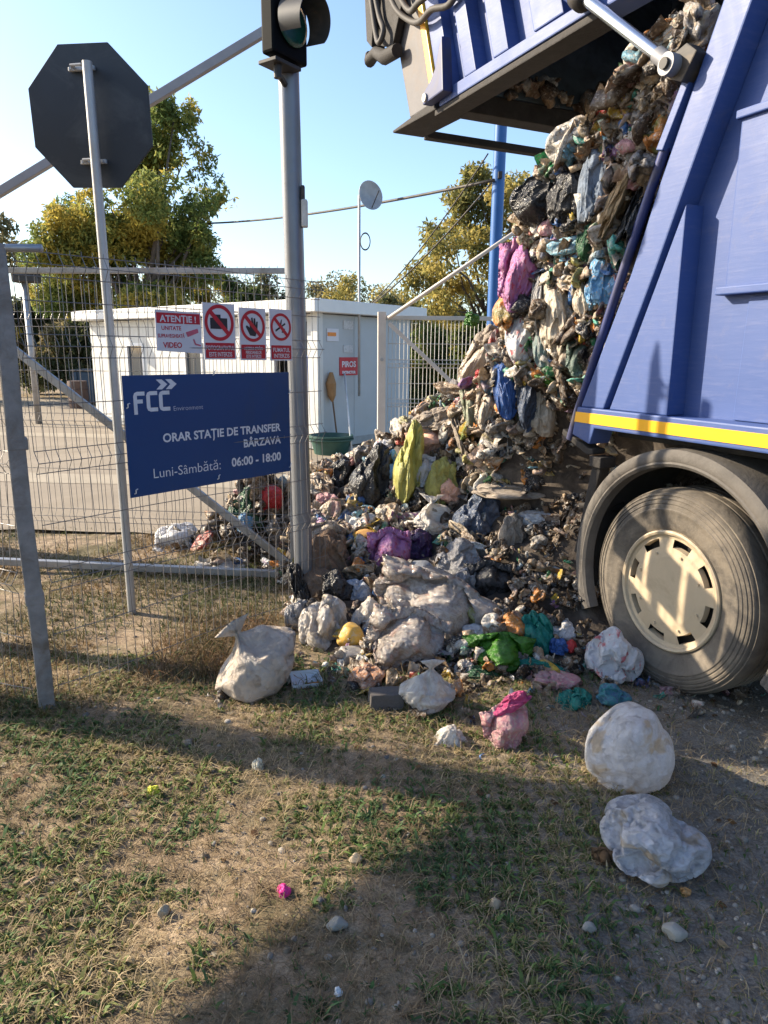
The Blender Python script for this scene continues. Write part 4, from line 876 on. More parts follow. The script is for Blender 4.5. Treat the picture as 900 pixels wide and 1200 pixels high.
# bags: thin film settled over lumpy contents by a short cloth simulation; the shapes are shared between bags ----------
def settle(seed, kind='sphere', n=66, frames=20, press=-3.0, shrink=-0.1, bend=0.3, ncore=7, core_r=(0.3, 0.46), grav=1.0, floor=-0.75, core_sc=(1, 1, 0.7)):
    R = np.random.default_rng(seed); tmp = []
    def collider(bm, fr):
        me = bpy.data.meshes.new('tmp'); bm.to_mesh(me); bm.free(); o = bpy.data.objects.new('tmp', me); COL.objects.link(o)
        o.modifiers.new('c', 'COLLISION'); o.collision.thickness_outer = 0.02; o.collision.cloth_friction = fr; tmp.append(o)
    if ncore:
        bm = bmesh.new()
        for i in range(ncore):
            d = R.normal(size=3); d /= np.linalg.norm(d); d = d * R.uniform(0.2, 0.5) * np.array(core_sc)
            M = Matrix.Translation(Vector(d)) @ Matrix.Rotation(R.uniform(0, 3), 4, Vector(R.normal(size=3)).normalized()) @ Matrix.Diagonal((1, R.uniform(.6, 1.2), R.uniform(.6, 1.1), 1))
            if i % 4 == 3: bmesh.ops.create_cube(bm, size=R.uniform(*core_r) * 1.3, matrix=M)
            else: bmesh.ops.create_icosphere(bm, subdivisions=3, radius=R.uniform(*core_r), matrix=M)
        collider(bm, 10)
    if floor is not None:
        bm = bmesh.new(); bmesh.ops.create_grid(bm, x_segments=2, y_segments=2, size=4, matrix=Matrix.Translation((0, 0, floor))); collider(bm, 20)
    bm = bmesh.new()
    if kind == 'sphere':
        N = n * n * 2; i = np.arange(N) + 0.5; ph = np.arccos(1 - 2 * i / N); th = np.pi * (1 + 5 ** 0.5) * i
        P = np.c_[np.cos(th) * np.sin(ph), np.sin(th) * np.sin(ph), np.cos(ph)] + R.normal(size=(N, 3)) * 0.004; P /= np.linalg.norm(P, axis=1)[:, None]
        for p in P: bm.verts.new(p)
        bmesh.ops.convex_hull(bm, input=bm.verts)
        k = 1.0 + 0.5 * (vnoise(np.array([v.co[:] for v in bm.verts]) * 1.5 + seed * 7 + 20, seed) - 0.5)
        for v, q in zip(bm.verts, k): v.co = v.co * q
    else:
        a = np.linspace(-1, 1, n); g = [[[None] * n for _ in range(n)] for _ in range(2)]; layers = (0,) if kind == 'sheet' else (0, 1)
        for L in layers:
            for i in range(n):
                for j in range(n):
                    if L == 1 and (i in (0, n - 1) or j in (0, n - 1)): g[1][i][j] = g[0][i][j]; continue
                    x, z = a[i], a[j]; y = (1 - x * x) * (1 - z * z) * 0.62 * (1 if L else -1) + R.normal() * 0.004; kx = 1.0
                    if kind == 'knot':
                        t = max(0.0, min(1.0, (z - 0.25) / 0.5)); kx = (1 - t) + t * 0.10; y *= (1 - t) + t * 0.15
                        if z > 0.75: kx = 0.10 + 0.3 * (z - 0.75) / 0.25
                    if kind == 'flat': p = (x * 1.25 * math.sqrt(1 - z * z / 2.2), z * 1.05 * math.sqrt(1 - x * x / 2.2), y * 0.7 + 0.1)
                    elif kind == 'sheet': p = (x * 1.25, z * 1.25, 0.72 + R.normal() * 0.01)
                    else: p = (x * 1.25 * kx, y, z * 1.25)
                    g[L][i][j] = bm.verts.new(p)
        for L in layers:
            for i in range(n - 1):
                for j in range(n - 1):
                    q = [g[L][i][j], g[L][i + 1][j], g[L][i + 1][j + 1], g[L][i][j + 1]]; bm.faces.new(q if L == 0 else q[::-1])
    bmesh.ops.recalc_face_normals(bm, faces=bm.faces)
    me = bpy.data.meshes.new('tmp'); bm.to_mesh(me); bm.free(); o = bpy.data.objects.new('tmp', me); COL.objects.link(o); tmp.append(o)
    md = o.modifiers.new('cloth', 'CLOTH'); st = md.settings
    st.quality = 4; st.mass = 0.15; st.tension_stiffness = st.compression_stiffness = 40; st.shear_stiffness = 20; st.bending_stiffness = bend
    st.use_pressure = press != 0; st.uniform_pressure_force = press; st.shrink_min = st.shrink_max = shrink; st.air_damping = 3
    cs = md.collision_settings; cs.use_collision = True; cs.use_self_collision = False; cs.distance_min = 0.015; cs.collision_quality = 2
    st.effector_weights.gravity = grav; md.point_cache.frame_end = frames + 2
    for f in range(1, frames + 1): SC.frame_set(f)
    m2 = bpy.data.meshes.new_from_object(o.evaluated_get(bpy.context.evaluated_depsgraph_get()))
    for q in tmp: bpy.data.objects.remove(q)
    SC.frame_set(1)
    v = np.zeros(len(m2.vertices) * 3, np.float32); m2.vertices.foreach_get('co', v); v = v.reshape(-1, 3)
    lo, hi = np.percentile(v, 0.7, 0), np.percentile(v, 99.3, 0); v = (v - (lo + hi) / 2) / ((hi - lo) / 2)
    m2.vertices.foreach_set('co', v.ravel()); m2.update()
    m2.polygons.foreach_set('use_smooth', [True] * len(m2.polygons))
    while len(m2.materials): m2.materials.pop()
    m2.materials.append(None)
    return m2
PROTO = {
    'lump': [settle(1, press=-2, shrink=-0.08), settle(2, press=-1, shrink=-0.12, bend=0.1), settle(11, press=-1.5, shrink=-0.10, ncore=9, core_r=(0.22, 0.4))],
    'full': [settle(3, press=0.1, shrink=-0.13, ncore=9, core_r=(0.3, 0.5), bend=0.12), settle(13, press=-0.3, shrink=-0.12, ncore=9, core_r=(0.34, 0.5), bend=0.12)],
    'pillow': [settle(4, 'pillow', n=60, press=1.2, shrink=-0.06, ncore=9, core_r=(0.3, 0.45), core_sc=(1.6, 0.7, 1.3)), settle(14, 'pillow', n=60, press=1.6, shrink=-0.04, ncore=9, core_r=(0.3, 0.42), core_sc=(1.7, 0.6, 1.6))],
    'knot': [settle(6, 'knot', n=60, press=0.5, shrink=-0.06, ncore=6, core_r=(0.28, 0.42)), settle(16, 'knot', n=60, press=0.2, shrink=-0.10, ncore=8, core_r=(0.28, 0.42)), settle(26, 'knot', n=60, press=0.1, shrink=-0.08, ncore=7, core_r=(0.32, 0.48), core_sc=(1.2, 1, 0.8))],
    'flat': [settle(15, 'flat', n=66, press=-0.2, shrink=-0.2, bend=0.3, ncore=8, core_r=(0.2, 0.36), floor=-0.3, core_sc=(1.6, 1.2, 0.3)), settle(25, 'flat', n=66, press=-1, shrink=-0.08, bend=0.3, ncore=9, core_r=(0.2, 0.36), floor=-0.3, core_sc=(1.6, 1.2, 0.4))],
    'round': [settle(3, n=70, press=0.9, shrink=-0.06, bend=0.2, ncore=6, core_r=(0.35, 0.5), frames=22)],
    'sheet': [settle(7, 'sheet', n=64, press=0, shrink=-0.05, ncore=6, core_r=(0.12, 0.3), floor=-0.3, core_sc=(2.0, 2.0, 0.3), frames=24), settle(8, 'sheet', n=64, press=0, shrink=-0.14, ncore=4, core_r=(0.12, 0.3), floor=-0.3, core_sc=(2.0, 2.0, 0.3), frames=24)],
}
def np_mesh(me):
    v = np.zeros(len(me.vertices) * 3, np.float32); me.vertices.foreach_get('co', v); me.calc_loop_triangles(); t = np.zeros(len(me.loop_triangles) * 3, np.int32); me.loop_triangles.foreach_get('vertices', t); return v.reshape(-1, 3).astype(float), t.reshape(-1, 3)
def smooth_lump(seed, sub=5, facets=14):
    R = np.random.default_rng(seed); v, f = ico(sub); d = R.normal(size=(facets, 3)); d /= np.linalg.norm(d, axis=1)[:, None]; h = R.uniform(0.78, 1.0, facets); dt = v @ d.T; k = 14.0
    r = np.where(dt > 0.02, h[None] / np.maximum(dt, 0.02), 9.0); r = np.clip(-np.log(np.exp(-k * np.minimum(r, 3)).sum(1)) / k, 0.55, 1.1) + 0.05 * (fbm(v * 3 + seed, seed, 3) - 0.5)
    me = fast_mesh('lump', v * r[:, None], f, smooth=True); me.materials.append(None); return me
BAGS = []                                           # pixel ellipses and depths of placed bags, to keep scraps off their faces
def project(P):
    d = np.asarray(P) - CAM; z = d[:, 1] * cp - d[:, 2] * sp; a = d[:, 0] / z; b = (-d[:, 1] * sp - d[:, 2] * cp) / z
    c_, s_ = math.cos(ROLL), math.sin(ROLL); return 450 + FPX * (a * c_ - b * s_), 600 + FPX * (a * s_ + b * c_), z
def clear_of_bags(P, seed, keep=0.05):
    R = np.random.default_rng(seed); x, y, z = project(P); ok = np.ones(len(P), bool)
    for (px, py, hw, hh, t, r) in BAGS:
        ins = (((x - px) / hw) ** 2 + ((y - py) / hh) ** 2 < 0.95) & (z < t + r) & (z > t - 0.7)
        ok &= ~ins | (R.random(len(P)) < keep)
    return ok
def box_mesh(seed, tray=0):
    R = random.Random(seed); bm = bmesh.new(); bmesh.ops.create_cube(bm, size=2)
    if tray == 1:                                      # shallow tray: raise a rim round the top face
        tf = max(bm.faces, key=lambda f: f.calc_center_median().z); r_ = bmesh.ops.inset_region(bm, faces=[tf], thickness=0.16, depth=0.0); bmesh.ops.translate(bm, verts=tf.verts[:], vec=(0, 0, -1.3))
        for v in bm.verts:
            if v.co.z < -0.9: v.co.x *= 0.85; v.co.y *= 0.85
    bmesh.ops.subdivide_edges(bm, edges=bm.edges[:], cuts=2, use_grid_fill=True)
    for v in bm.verts: v.co += Vector((R.uniform(-1, 1), R.uniform(-1, 1), R.uniform(-1, 1))) * 0.05
    bmesh.ops.bevel(bm, geom=[e for e in bm.edges if len(e.link_faces) == 2 and e.calc_face_angle(0) > 0.9], offset=0.05, segments=2, affect='EDGES')
    me = bpy.data.meshes.new('box'); bm.to_mesh(me); bm.free(); me.materials.append(None); return me
def bag(name, label, cat, px, py, hw, hh, mat, seed, ground=False, knot=0.0, tilt=(0, 0, 0), sub=6, depth=0.8, flat=0.6, sink=0.0, group=None, crease=1.0, pleat=0.0, Y=None, facets=22, lift=0.0, kind=None, zs=1.0):
    R = np.random.default_rng(seed)
    if ground:
        g_ = ground_at(px, py + hh, 0.0); t = g_[1] / ray(px, py + hh)[1]
        r = hw * t / FPX; g_ = g_ + np.array([0, r * depth * 0.7, 0]); t = g_[1] / ray(px, py)[1]
        c_ = at_depth(px, py, g_[1])
    elif Y is not None:
        c_ = at_depth(px, py, Y); t = Y / ray(px, py)[1]
    else:
        hit = march(px, py)
        if hit is None: c_, t = truck_hit(px, py, -0.3)
        else: c_, t = hit[0], hit[1]
        c_ = c_ + ray(px, py) / np.linalg.norm(ray(px, py)) * (min(hw, hh) * t / FPX * sink)
    rx, rz = hw * t / FPX, hh * t / FPX; BAGS.append((px, py, hw, hh, t, min(rx, rz)))
    if kind is None: kind = 'rigid' if crease < 0.5 else ('knot' if knot > 0.2 else ('lump' if R.random() < 0.75 else 'pillow'))
    if kind == 'box': me = box_mesh(seed, facets)
    else: me = smooth_lump(seed, 5, facets) if kind == 'rigid' else PROTO[kind][seed % len(PROTO[kind])]
    o = link(name, me, None); o.material_slots[0].link = 'OBJECT'; o.material_slots[0].material = mat
    o.location = tuple(c_ + np.array([0, 0, lift])); o.scale = (rx, max(rx, rz) * depth, rz * zs)
    if ground: o.location.z = rz * zs * 0.92 + float(gh(o.location.x, o.location.y)[0]); o.location.y += 0.0
    yaw = math.atan2(-ray(px, py)[0], ray(px, py)[1]); turn = 0.0
    if kind in ('lump', 'full', 'rigid'): turn = [0, math.pi / 2, math.pi, -math.pi / 2][seed % 4] if abs(rx / max(rx, rz) - 1) < 0.35 and depth > 0.7 else math.pi * (seed % 2)
    elif seed % 2: turn = math.pi
    o.rotation_euler = (tilt[0] * math.cos(turn), tilt[1] * math.cos(turn), yaw + tilt[2] + turn)
    return tag(o, label, cat, group)
def sheet(name, label, cat, px, py, hw, hh, mat, seed, Y=None, tilt=(0, 0, 0), n=34, curl=0.35, drape=0.0, off=0.02, ground=False):
    if ground: c_ = ground_at(px, py, 0.02); t = c_[1] / ray(px, py)[1]
    elif Y: c_ = at_depth(px, py, Y); t = Y / ray(px, py)[1]
    else:
        hit = march(px, py); c_, t = (hit[0], hit[1]) if hit else truck_hit(px, py, -0.15)
        c_ = c_ - ray(px, py) / np.linalg.norm(ray(px, py)) * off
    r1, r2 = hw * t / FPX, hh * t / FPX; BAGS.append((px, py, hw * 0.7, hh * 0.7, t, 0.05))
    o = link(name, PROTO['sheet' if ground else 'flat'][seed % 2], None); o.material_slots[0].link = 'OBJECT'; o.material_slots[0].material = mat
    o.location = tuple(c_); up_t = 1.25 if not ground else 0.0                      # a sheet lies; hung ones are tipped up towards the viewer
    o.scale = (r1, r2 * (1.0 if not ground else 1.6), (r1 + r2) * (0.22 * (1 + curl) if ground else 0.18 * (1 + curl)))
    o.rotation_euler = (up_t + (tilt[0] if not ground else 0), tilt[1], math.atan2(-ray(px, py)[0], ray(px, py)[1]) + tilt[2])
    return tag(o, label, cat)

# small litter templates --------------------------------------
def unit_crumple(sub, seed, squash=1.0, amp=0.35):
    R = np.random.default_rng(seed); v, f = ico(sub); v = v.copy()
    d = R.normal(size=(14, 3)); d /= np.linalg.norm(d, axis=1)[:, None]; h = R.uniform(0.6, 1.05, 14)
    dt = v @ d.T; r = np.min(np.where(dt > 0.05, h[None] / np.maximum(dt, 0.05), 9), 1)
    r = np.clip(r, 0.4, 1.25) * (1 + amp * (R.random(len(v)) - 0.5))
    return v * r[:, None] * np.array([1, R.uniform(0.5, 0.9), squash * R.uniform(0.5, 0.9)]), f
def unit_film(seed, n=6):
    R = np.random.default_rng(seed); a = np.linspace(-1, 1, n); x, y = np.meshgrid(a, a); x, y = x.ravel(), y.ravel()
    p = np.c_[x, y, x * 0]; z = 0.35 * (fbm(p * 1.7 + seed, seed, 2) - 0.5) * 2 + 0.25 * np.abs(np.sin(x * R.uniform(1, 4) + y * R.uniform(-4, 4) + seed))
    x = x * (1 + 0.3 * (R.random(n * n) - 0.5)) ; y = y * R.uniform(0.4, 0.8) * (1 + 0.3 * (R.random(n * n) - 0.5))
    i = np.arange(n * n).reshape(n, n); f = np.stack([i[:-1, :-1], i[:-1, 1:], i[1:, 1:], i[1:, :-1]], -1).reshape(-1, 4)
    f = np.r_[f[:, [0, 1, 2]], f[:, [0, 2, 3]]]
    return np.c_[x, y, z], f
def lathe_np(prof, n=10):
    a = np.linspace(0, 2 * np.pi, n, endpoint=False); v = np.concatenate([np.c_[r * np.cos(a), r * np.sin(a), np.full(n, h)] for r, h in prof]); F = []
    for k in range(len(prof) - 1):
        for q in range(n):
            q2 = (q + 1) % n; F += [(k * n + q, k * n + q2, (k + 1) * n + q2), (k * n + q, (k + 1) * n + q2, (k + 1) * n + q)]
    return v, np.array(F)
def unit_bottle(seed):
    v, f = lathe_np([(0.0, -1), (0.3, -1), (0.34, -0.9), (0.31, -0.4), (0.35, -0.1), (0.34, 0.35), (0.14, 0.75), (0.13, 0.95), (0.0, 0.96)])
    R = np.random.default_rng(seed); v = v * (1 + 0.12 * (R.random((len(v), 1)) - 0.5)); v[:, 1] *= R.uniform(0.5, 1)
    return v, f
def unit_box(seed):
    R = np.random.default_rng(seed); v = np.array([[x, y, z] for x in (-1, 1) for y in (-1, 1) for z in (-1, 1)], float) * np.array([1, R.uniform(0.4, 0.9), R.uniform(0.08, 0.45)]) + R.normal(size=(8, 3)) * 0.08
    q = np.array([[0, 1, 3, 2], [4, 6, 7, 5], [0, 4, 5, 1], [2, 3, 7, 6], [0, 2, 6, 4], [1, 5, 7, 3]]); return v, np.r_[q[:, [0, 1, 2]], q[:, [0, 2, 3]]]
def unit_strip(seed):
    R = np.random.default_rng(seed); n = 9; t = np.linspace(-1, 1, n); c_ = np.c_[t, 0.25 * np.sin(t * R.uniform(1, 4) + seed), 0.3 * np.cos(t * R.uniform(1, 4) + seed)]
    wd = R.uniform(0.05, 0.16); v = np.r_[c_ + [0, wd, 0.02], c_ - [0, wd, 0.02]]; i = np.arange(n - 1)
    return v, np.r_[np.c_[i, i + 1, i + 1 + n], np.c_[i, i + 1 + n, i + n]]
TPL = {'mid': [np_mesh(settle(80 + q, n=18, frames=12, press=-2, shrink=-0.12, ncore=6, core_r=(0.22, 0.45))) for q in range(5)], 'crumple': [unit_crumple(2, s) for s in range(8)], 'fine': [np_mesh(settle(40 + q, n=9, frames=10, press=-2, shrink=-0.15, ncore=4, core_r=(0.25, 0.5))) for q in range(7)], 'film': [unit_film(s) for s in range(4)] + [np_mesh(settle(60 + q, 'sheet', n=9, frames=14, press=0, shrink=-0.15, ncore=4, core_r=(0.15, 0.35), floor=-0.3, core_sc=(2, 2, 0.3))) for q in range(7)], 'bottle': [unit_bottle(s) for s in range(3)], 'box': [unit_box(s) for s in range(4)], 'strip': [unit_strip(s) for s in range(6)]}
PAL = [((0.52, 0.42, 0.30), 9), ((0.40, 0.29, 0.19), 10), ((0.64, 0.58, 0.50), 8), ((0.16, 0.12, 0.085), 10), ((0.09, 0.06, 0.04), 8), ((0.24, 0.23, 0.23), 5), ((0.03, 0.03, 0.035), 5), ((0.50, 0.36, 0.28), 4),
       ((0.48, 0.08, 0.06), 0.8), ((0.58, 0.30, 0.32), 1.4), ((0.06, 0.18, 0.45), 1.3), ((0.20, 0.42, 0.55), 1.2), ((0.04, 0.25, 0.10), 1.4), ((0.10, 0.38, 0.30), 0.9), ((0.65, 0.45, 0.06), 1.4), ((0.62, 0.24, 0.05), 1.4), ((0.32, 0.16, 0.36), 0.8), ((0.74, 0.72, 0.68), 5), ((0.38, 0.36, 0.14), 1.2)]
PAL = [(c_, w_ * (1.5 if i_ in range(8, 17) else 1.0)) for i_, (c_, w_) in enumerate(PAL)]
PC = np.array([p[0] for p in PAL]); PW = np.array([p[1] for p in PAL]); PW /= PW.sum()
BROWN = PW * np.array([0.8, 1.5, 0.9, 2.6, 3.2, 0.8, 1.2, 0.5] + [0.35] * 9 + [0.8, 0.5]); BROWN /= BROWN.sum()
def rand_rot(n, R):
    q = R.normal(size=(n, 4)); q /= np.linalg.norm(q, axis=1)[:, None]; w_, x, y, z = q.T
    return np.stack([np.stack([1 - 2 * (y * y + z * z), 2 * (x * y - z * w_), 2 * (x * z + y * w_)], -1), np.stack([2 * (x * y + z * w_), 1 - 2 * (x * x + z * z), 2 * (y * z - x * w_)], -1), np.stack([2 * (x * z - y * w_), 2 * (y * z + x * w_), 1 - 2 * (x * x + y * y)], -1)], 1)
def scatter(name, label, pos, size, mixw, seed, mat, pal_w=None, cat='litter', stretch=None):
    """join many small pieces of litter into one mesh: nobody could count them"""
    R = np.random.default_rng(seed); kinds = list(mixw); pw = np.array([mixw[k] for k in kinds], float); pw /= pw.sum()
    N = len(pos); kk = R.choice(len(kinds), N, p=pw); rot = rand_rot(N, R); Vs, Fs, Cs = [], [], []; off = 0
    for i in range(N):
        k = kinds[kk[i]]; v, f = TPL[k][R.integers(len(TPL[k]))]
        v = v * size[i] * (R.uniform(0.7, 1.3, 3) if k != 'bottle' else 1.0)
        if k in ('fine', 'mid'): v = v * np.array([R.uniform(1.0, 1.6), 1.0, R.uniform(0.3, 0.8)])
        p = v @ rot[i].T + pos[i]; Vs.append(p); Fs.append(f + off); off += len(v)
        w_ = pal_w[i] if isinstance(pal_w, list) else (PW if pal_w is None else pal_w)
        c_ = PC[R.choice(len(PC), p=w_)] * R.uniform(0.7, 1.2)
        if k == 'bottle': c_ = [np.array((0.42, 0.46, 0.48)), np.array((0.04, 0.26, 0.12)), np.array((0.30, 0.42, 0.5))][R.integers(3)]
        c2 = PC[R.choice(len(PC), p=w_)] * 0.9
        t = (vnoise(v / size[i] * 1.4 + R.uniform(0, 50), 3) > 0.66)[:, None] * 0.6
        Cs.append(np.clip(c_ * (1 - t) + c2 * t, 0, 0.85))
    o = link(name, fast_mesh(name, np.concatenate(Vs), np.concatenate(Fs), np.concatenate(Cs), smooth='mid' in mixw), mat)
    return tag(o, label, cat, kind='stuff')
M_white = plastic('film_white', (0.82, 0.82, 0.84), (0.74, 0.73, 0.72), 0.22, 0.34, spots=(0.66, 0.58, 0.47), sscale=2.2, wr=1.0)
M_whero = plastic('film_white_taut', (0.76, 0.77, 0.81), (0.64, 0.64, 0.66), 0.12, 0.42, spots=(0.62, 0.52, 0.40), sscale=1.6, wr=1.45)
M_white2 = plastic('film_white_dirty', (0.80, 0.77, 0.72), (0.64, 0.57, 0.49), 0.22, 0.32, wr=1.1)
M_beige = plastic('film_beige', (0.62, 0.52, 0.41), (0.46, 0.38, 0.30), 0.35, 0.1)
M_sack = plastic('film_sack', (0.60, 0.50, 0.40), (0.47, 0.41, 0.36), 0.35, 0.15, wr=1.2)
M_clear = plastic('film_clear', (0.76, 0.72, 0.67), (0.56, 0.50, 0.43), 0.14, 0.3, spots=(0.66, 0.56, 0.42), sscale=3.0, wr=1.2, contents=0.2)
M_clear2 = plastic('film_clear_grey', (0.62, 0.56, 0.51), (0.40, 0.34, 0.29), 0.12, 0.28, spots=(0.52, 0.34, 0.28), sscale=3.2, wr=1.2, contents=0.35)
M_black = plastic('film_black', (0.018, 0.018, 0.02), (0.03, 0.028, 0.028), 0.25, 0.0)
M_grey = plastic('film_grey', (0.36, 0.35, 0.35), (0.22, 0.21, 0.21), 0.22, 0.12)
M_navy = plastic('film_navy', (0.07, 0.095, 0.15), (0.035, 0.045, 0.07), 0.3, 0.05)
M_blue = plastic('film_blue', (0.05, 0.14, 0.42), (0.03, 0.08, 0.25), 0.3, 0.15)
M_lblue = plastic('film_light_blue', (0.22, 0.45, 0.68), (0.12, 0.32, 0.55), 0.3, 0.2, spots=(0.6, 0.42, 0.3))
M_green = plastic('film_green', (0.055, 0.20, 0.015), (0.03, 0.11, 0.01), 0.25, 0.15)
M_dgreen = plastic('film_dark_green', (0.02, 0.10, 0.04), (0.015, 0.05, 0.025), 0.3, 0.1)
M_teal = plastic('film_teal', (0.02, 0.28, 0.22), (0.015, 0.18, 0.15), 0.25, 0.25)
M_pink = plastic('film_pink', (0.62, 0.26, 0.30), (0.55, 0.40, 0.38), 0.35, 0.2, spots=(0.6, 0.5, 0.4))
M_mag = plastic('film_magenta', (0.60, 0.06, 0.20), (0.45, 0.08, 0.2), 0.3, 0.2)
M_purp = plastic('film_purple', (0.42, 0.16, 0.42), (0.50, 0.24, 0.36), 0.35, 0.2, spots=(0.45, 0.05, 0.12))
M_dpurp = plastic('film_dark_purple', (0.06, 0.02, 0.10), (0.03, 0.02, 0.05), 0.35, 0.05)
M_ygreen = plastic('film_yellow_green', (0.52, 0.50, 0.14), (0.38, 0.36, 0.12), 0.4, 0.25)
M_yellow = plastic('film_yellow', (0.70, 0.42, 0.02), (0.55, 0.30, 0.03), 0.35, 0.2)
M_orange = plastic('film_orange', (0.65, 0.22, 0.05), (0.5, 0.2, 0.08), 0.4, 0.15)
M_red = plastic('film_red', (0.55, 0.03, 0.03), (0.35, 0.03, 0.03), 0.35, 0.1)
M_salmon = simple('foam_salmon', (0.62, 0.36, 0.26), 0.9, 0, 0.12, 9, dirt=(0.35, 0.22, 0.16), bumps=0.3)
M_brown = simple('cloth_brown', (0.21, 0.135, 0.085), 0.9, 0, 0.35, 9, dirt=(0.12, 0.075, 0.05), bumps=0.6, bscale=30)
M_rag = simple('cloth_rag', (0.31, 0.26, 0.21), 0.95, 0, 0.3, 9, dirt=(0.14, 0.10, 0.075), bumps=0.6, bscale=30)
M_cream = plastic('film_cream', (0.70, 0.62, 0.50), (0.50, 0.41, 0.31), 0.3, 0.2)
M_wred = plastic('film_white_red', (0.74, 0.74, 0.76), (0.62, 0.62, 0.64), 0.3, 0.28, spots=(0.55, 0.16, 0.18), sscale=2.6)
B = 'rubbish_bag'; bg = 'bag'
# --- in front, on the ground
bag(B, 'lumpy dirty beige sack tied at its upper left, lying on the grass', bg, 296, 770, 50, 50, M_sack, 26, True, 0.5, (0.0, -0.55, 0.25), kind='knot', depth=0.85, zs=0.95)
bag(B, 'small white carrier bag with pleated top, front centre of heap', bg, 502, 808, 32, 32, M_white2, 13, True, 0.35, (0.1, 0.1, 0.4), pleat=0.06, flat=0.7, kind='knot')
bag(B, 'pink and clear bag of scraps lying apart in front of the heap', bg, 592, 856, 27, 26, M_pink, 14, True, 0.0, (0.1, -0.2, 0.3))
bag('bag_handle', 'magenta plastic strip rising from the pink bag of scraps', 'plastic strip', 598, 824, 24, 10, M_mag, 16, Y=2.70, tilt=(0.0, -0.55, 0.2), depth=0.35, kind='lump')
sheet('plastic_film', 'crumpled translucent film strip lying on the dirt left of the pink bag', 'film', 538, 865, 36, 15, M_white2, 16, ground=True, tilt=(-1.25, 0.15, 0), curl=0.35)
bag(B, 'big round white bag standing half in shadow on the dirt', bg, 738, 881, 56, 50, M_whero, 17, True, 0.0, (0.05, 0.1, 0.9), flat=0.8, crease=0.7, facets=14, kind='round', depth=0.9, zs=0.92)
bag(B, 'collapsed white bag in the shade, nearest to the camera', bg, 766, 985, 68, 44, M_whero, 19, True, 0.0, (-0.05, 0.12, 0.1), depth=0.85, zs=0.72, kind='lump')
bag(B, 'white carrier bag with red print leaning against the wheel', bg, 719, 771, 39, 31, M_wred, 19, True, 0.0, (0.1, 0.25, 0.2), flat=0.7, kind='lump')
bag('foam_tray', 'white foam food tray in the grass beside the beige sack', 'tray', 358, 796, 18, 12, simple('foam_white', (0.60, 0.62, 0.66), 0.6, 0, 0.08, 8), 20, True, 0, (0.25, 0.06, 0.2), facets=1, depth=0.7, zs=0.5, kind='box')
# --- front row of heap
bag(B, 'clear bag with white wrappers, front left of the heap', bg, 381, 735, 37, 36, M_clear, 21, sink=0.1, kind='lump')
bag('melon', 'round yellow melon showing through clear film, front left of heap', 'melon', 411, 746, 20, 18, simple('melon', (0.62, 0.36, 0.06), 0.5, 0, 0.12, 6, dirt=(0.5, 0.42, 0.3)), 22, crease=0.15, sub=4, sink=-0.3, flat=2, facets=60)
bag(B, 'large clear grey sack of sorted waste lying across the heap front', bg, 508, 712, 72, 42, M_clear2, 23, tilt=(0.1, 0.4, -0.2), sink=-0.2, flat=0.9, kind='pillow')
bag(B, 'bulging clear grey sack end nearest the small white carrier bag', bg, 478, 750, 48, 36, M_clear2, 24, tilt=(0.0, 0.3, 0.1), sink=-0.2, flat=0.8, kind='pillow')
bag(B, 'white film bundle tucked left of the clear grey sack', bg, 432, 728, 20, 26, M_white2, 25, sink=-0.1, sub=4)
bag(B, 'white and blue striped bag behind the clear bags', bg, 418, 693, 17, 14, plastic('film_striped', (0.55, 0.57, 0.62), (0.25, 0.32, 0.45), 0.4, 0.2), 26, sub=4)
bag('food_wrapper', 'orange and white crushed wrapper at the heap foot', 'wrapper', 430, 802, 26, 9, plastic('film_orange_white', (0.55, 0.22, 0.08), (0.6, 0.5, 0.42), 0.4, 0.15), 27, True, sub=4)
bag('brick_block', 'small dark grey block at the heap foot left of the white carrier bag', 'block', 452, 827, 19, 10, simple('block_grey', (0.10, 0.09, 0.085), 0.9, bumps=0.4), 28, True, facets=0, depth=0.6, kind='box', tilt=(0, 0.05, 0.2))
bag('milk_carton', 'white carton on the heap edge left of the white carrier bag', 'carton', 413, 770, 15, 10, M_white2, 128, facets=0, depth=0.6, kind='box', tilt=(0.3, 0.2, 0.5))
bag(B, 'bright green bag slumped at the front of the heap', bg, 584, 766, 39, 25, M_green, 29, sink=0.0, pleat=0.08, flat=0.6, kind='pillow')
bag(B, 'translucent teal bag standing right of the bright green bag', bg, 630, 748, 21, 30, M_teal, 30, sink=0.1, tilt=(0, -0.35, 0), pleat=0.06)
sheet('plastic_film', 'teal film strip draped below the translucent teal bag', 'film', 631, 780, 30, 9, M_teal, 31, tilt=(-0.5, 0.1, 0))
bag(B, 'pink and white film bag lying below the teal strip', bg, 648, 801, 38, 14, M_pink, 32, tilt=(0, 0.05, 0), sink=0.1)
bag(B, 'dark teal bag at the heap edge behind the big round white bag', bg, 674, 824, 27, 15, M_teal, 33, sink=0.1, sub=4)
bag(B, 'small teal and blue bag beside the wheel foot', bg, 719, 823, 19, 13, plastic('film_teal_blue', (0.03, 0.24, 0.25), (0.07, 0.11, 0.25), 0.3, 0.15), 34, True, sub=4)
bag('bottle_cap', 'red plastic lid next to the blue scrap left of the wheel', 'lid', 669, 757, 9, 9, M_red, 35, sub=4, crease=0.3)
bag('plastic_scrap', 'blue plastic scrap left of the red lid', 'scrap', 655, 757, 11, 10, M_blue, 36, sub=4)
bag(B, 'crumpled white tissue bag above the blue scrap', bg, 661, 739, 18, 10, M_white, 37, sub=4)
bag(B, 'white crumpled paper left of the bright green bag', bg, 560, 742, 22, 9, M_white, 38, sub=4)
sheet('plastic_film', 'dark green film beside the bright green bag', 'film', 560, 795, 24, 14, M_dgreen, 39)
bag(B, 'small clear bag of crumbs between the green bag and white carrier bag', bg, 540, 790, 18, 18, M_clear, 40, sub=4)
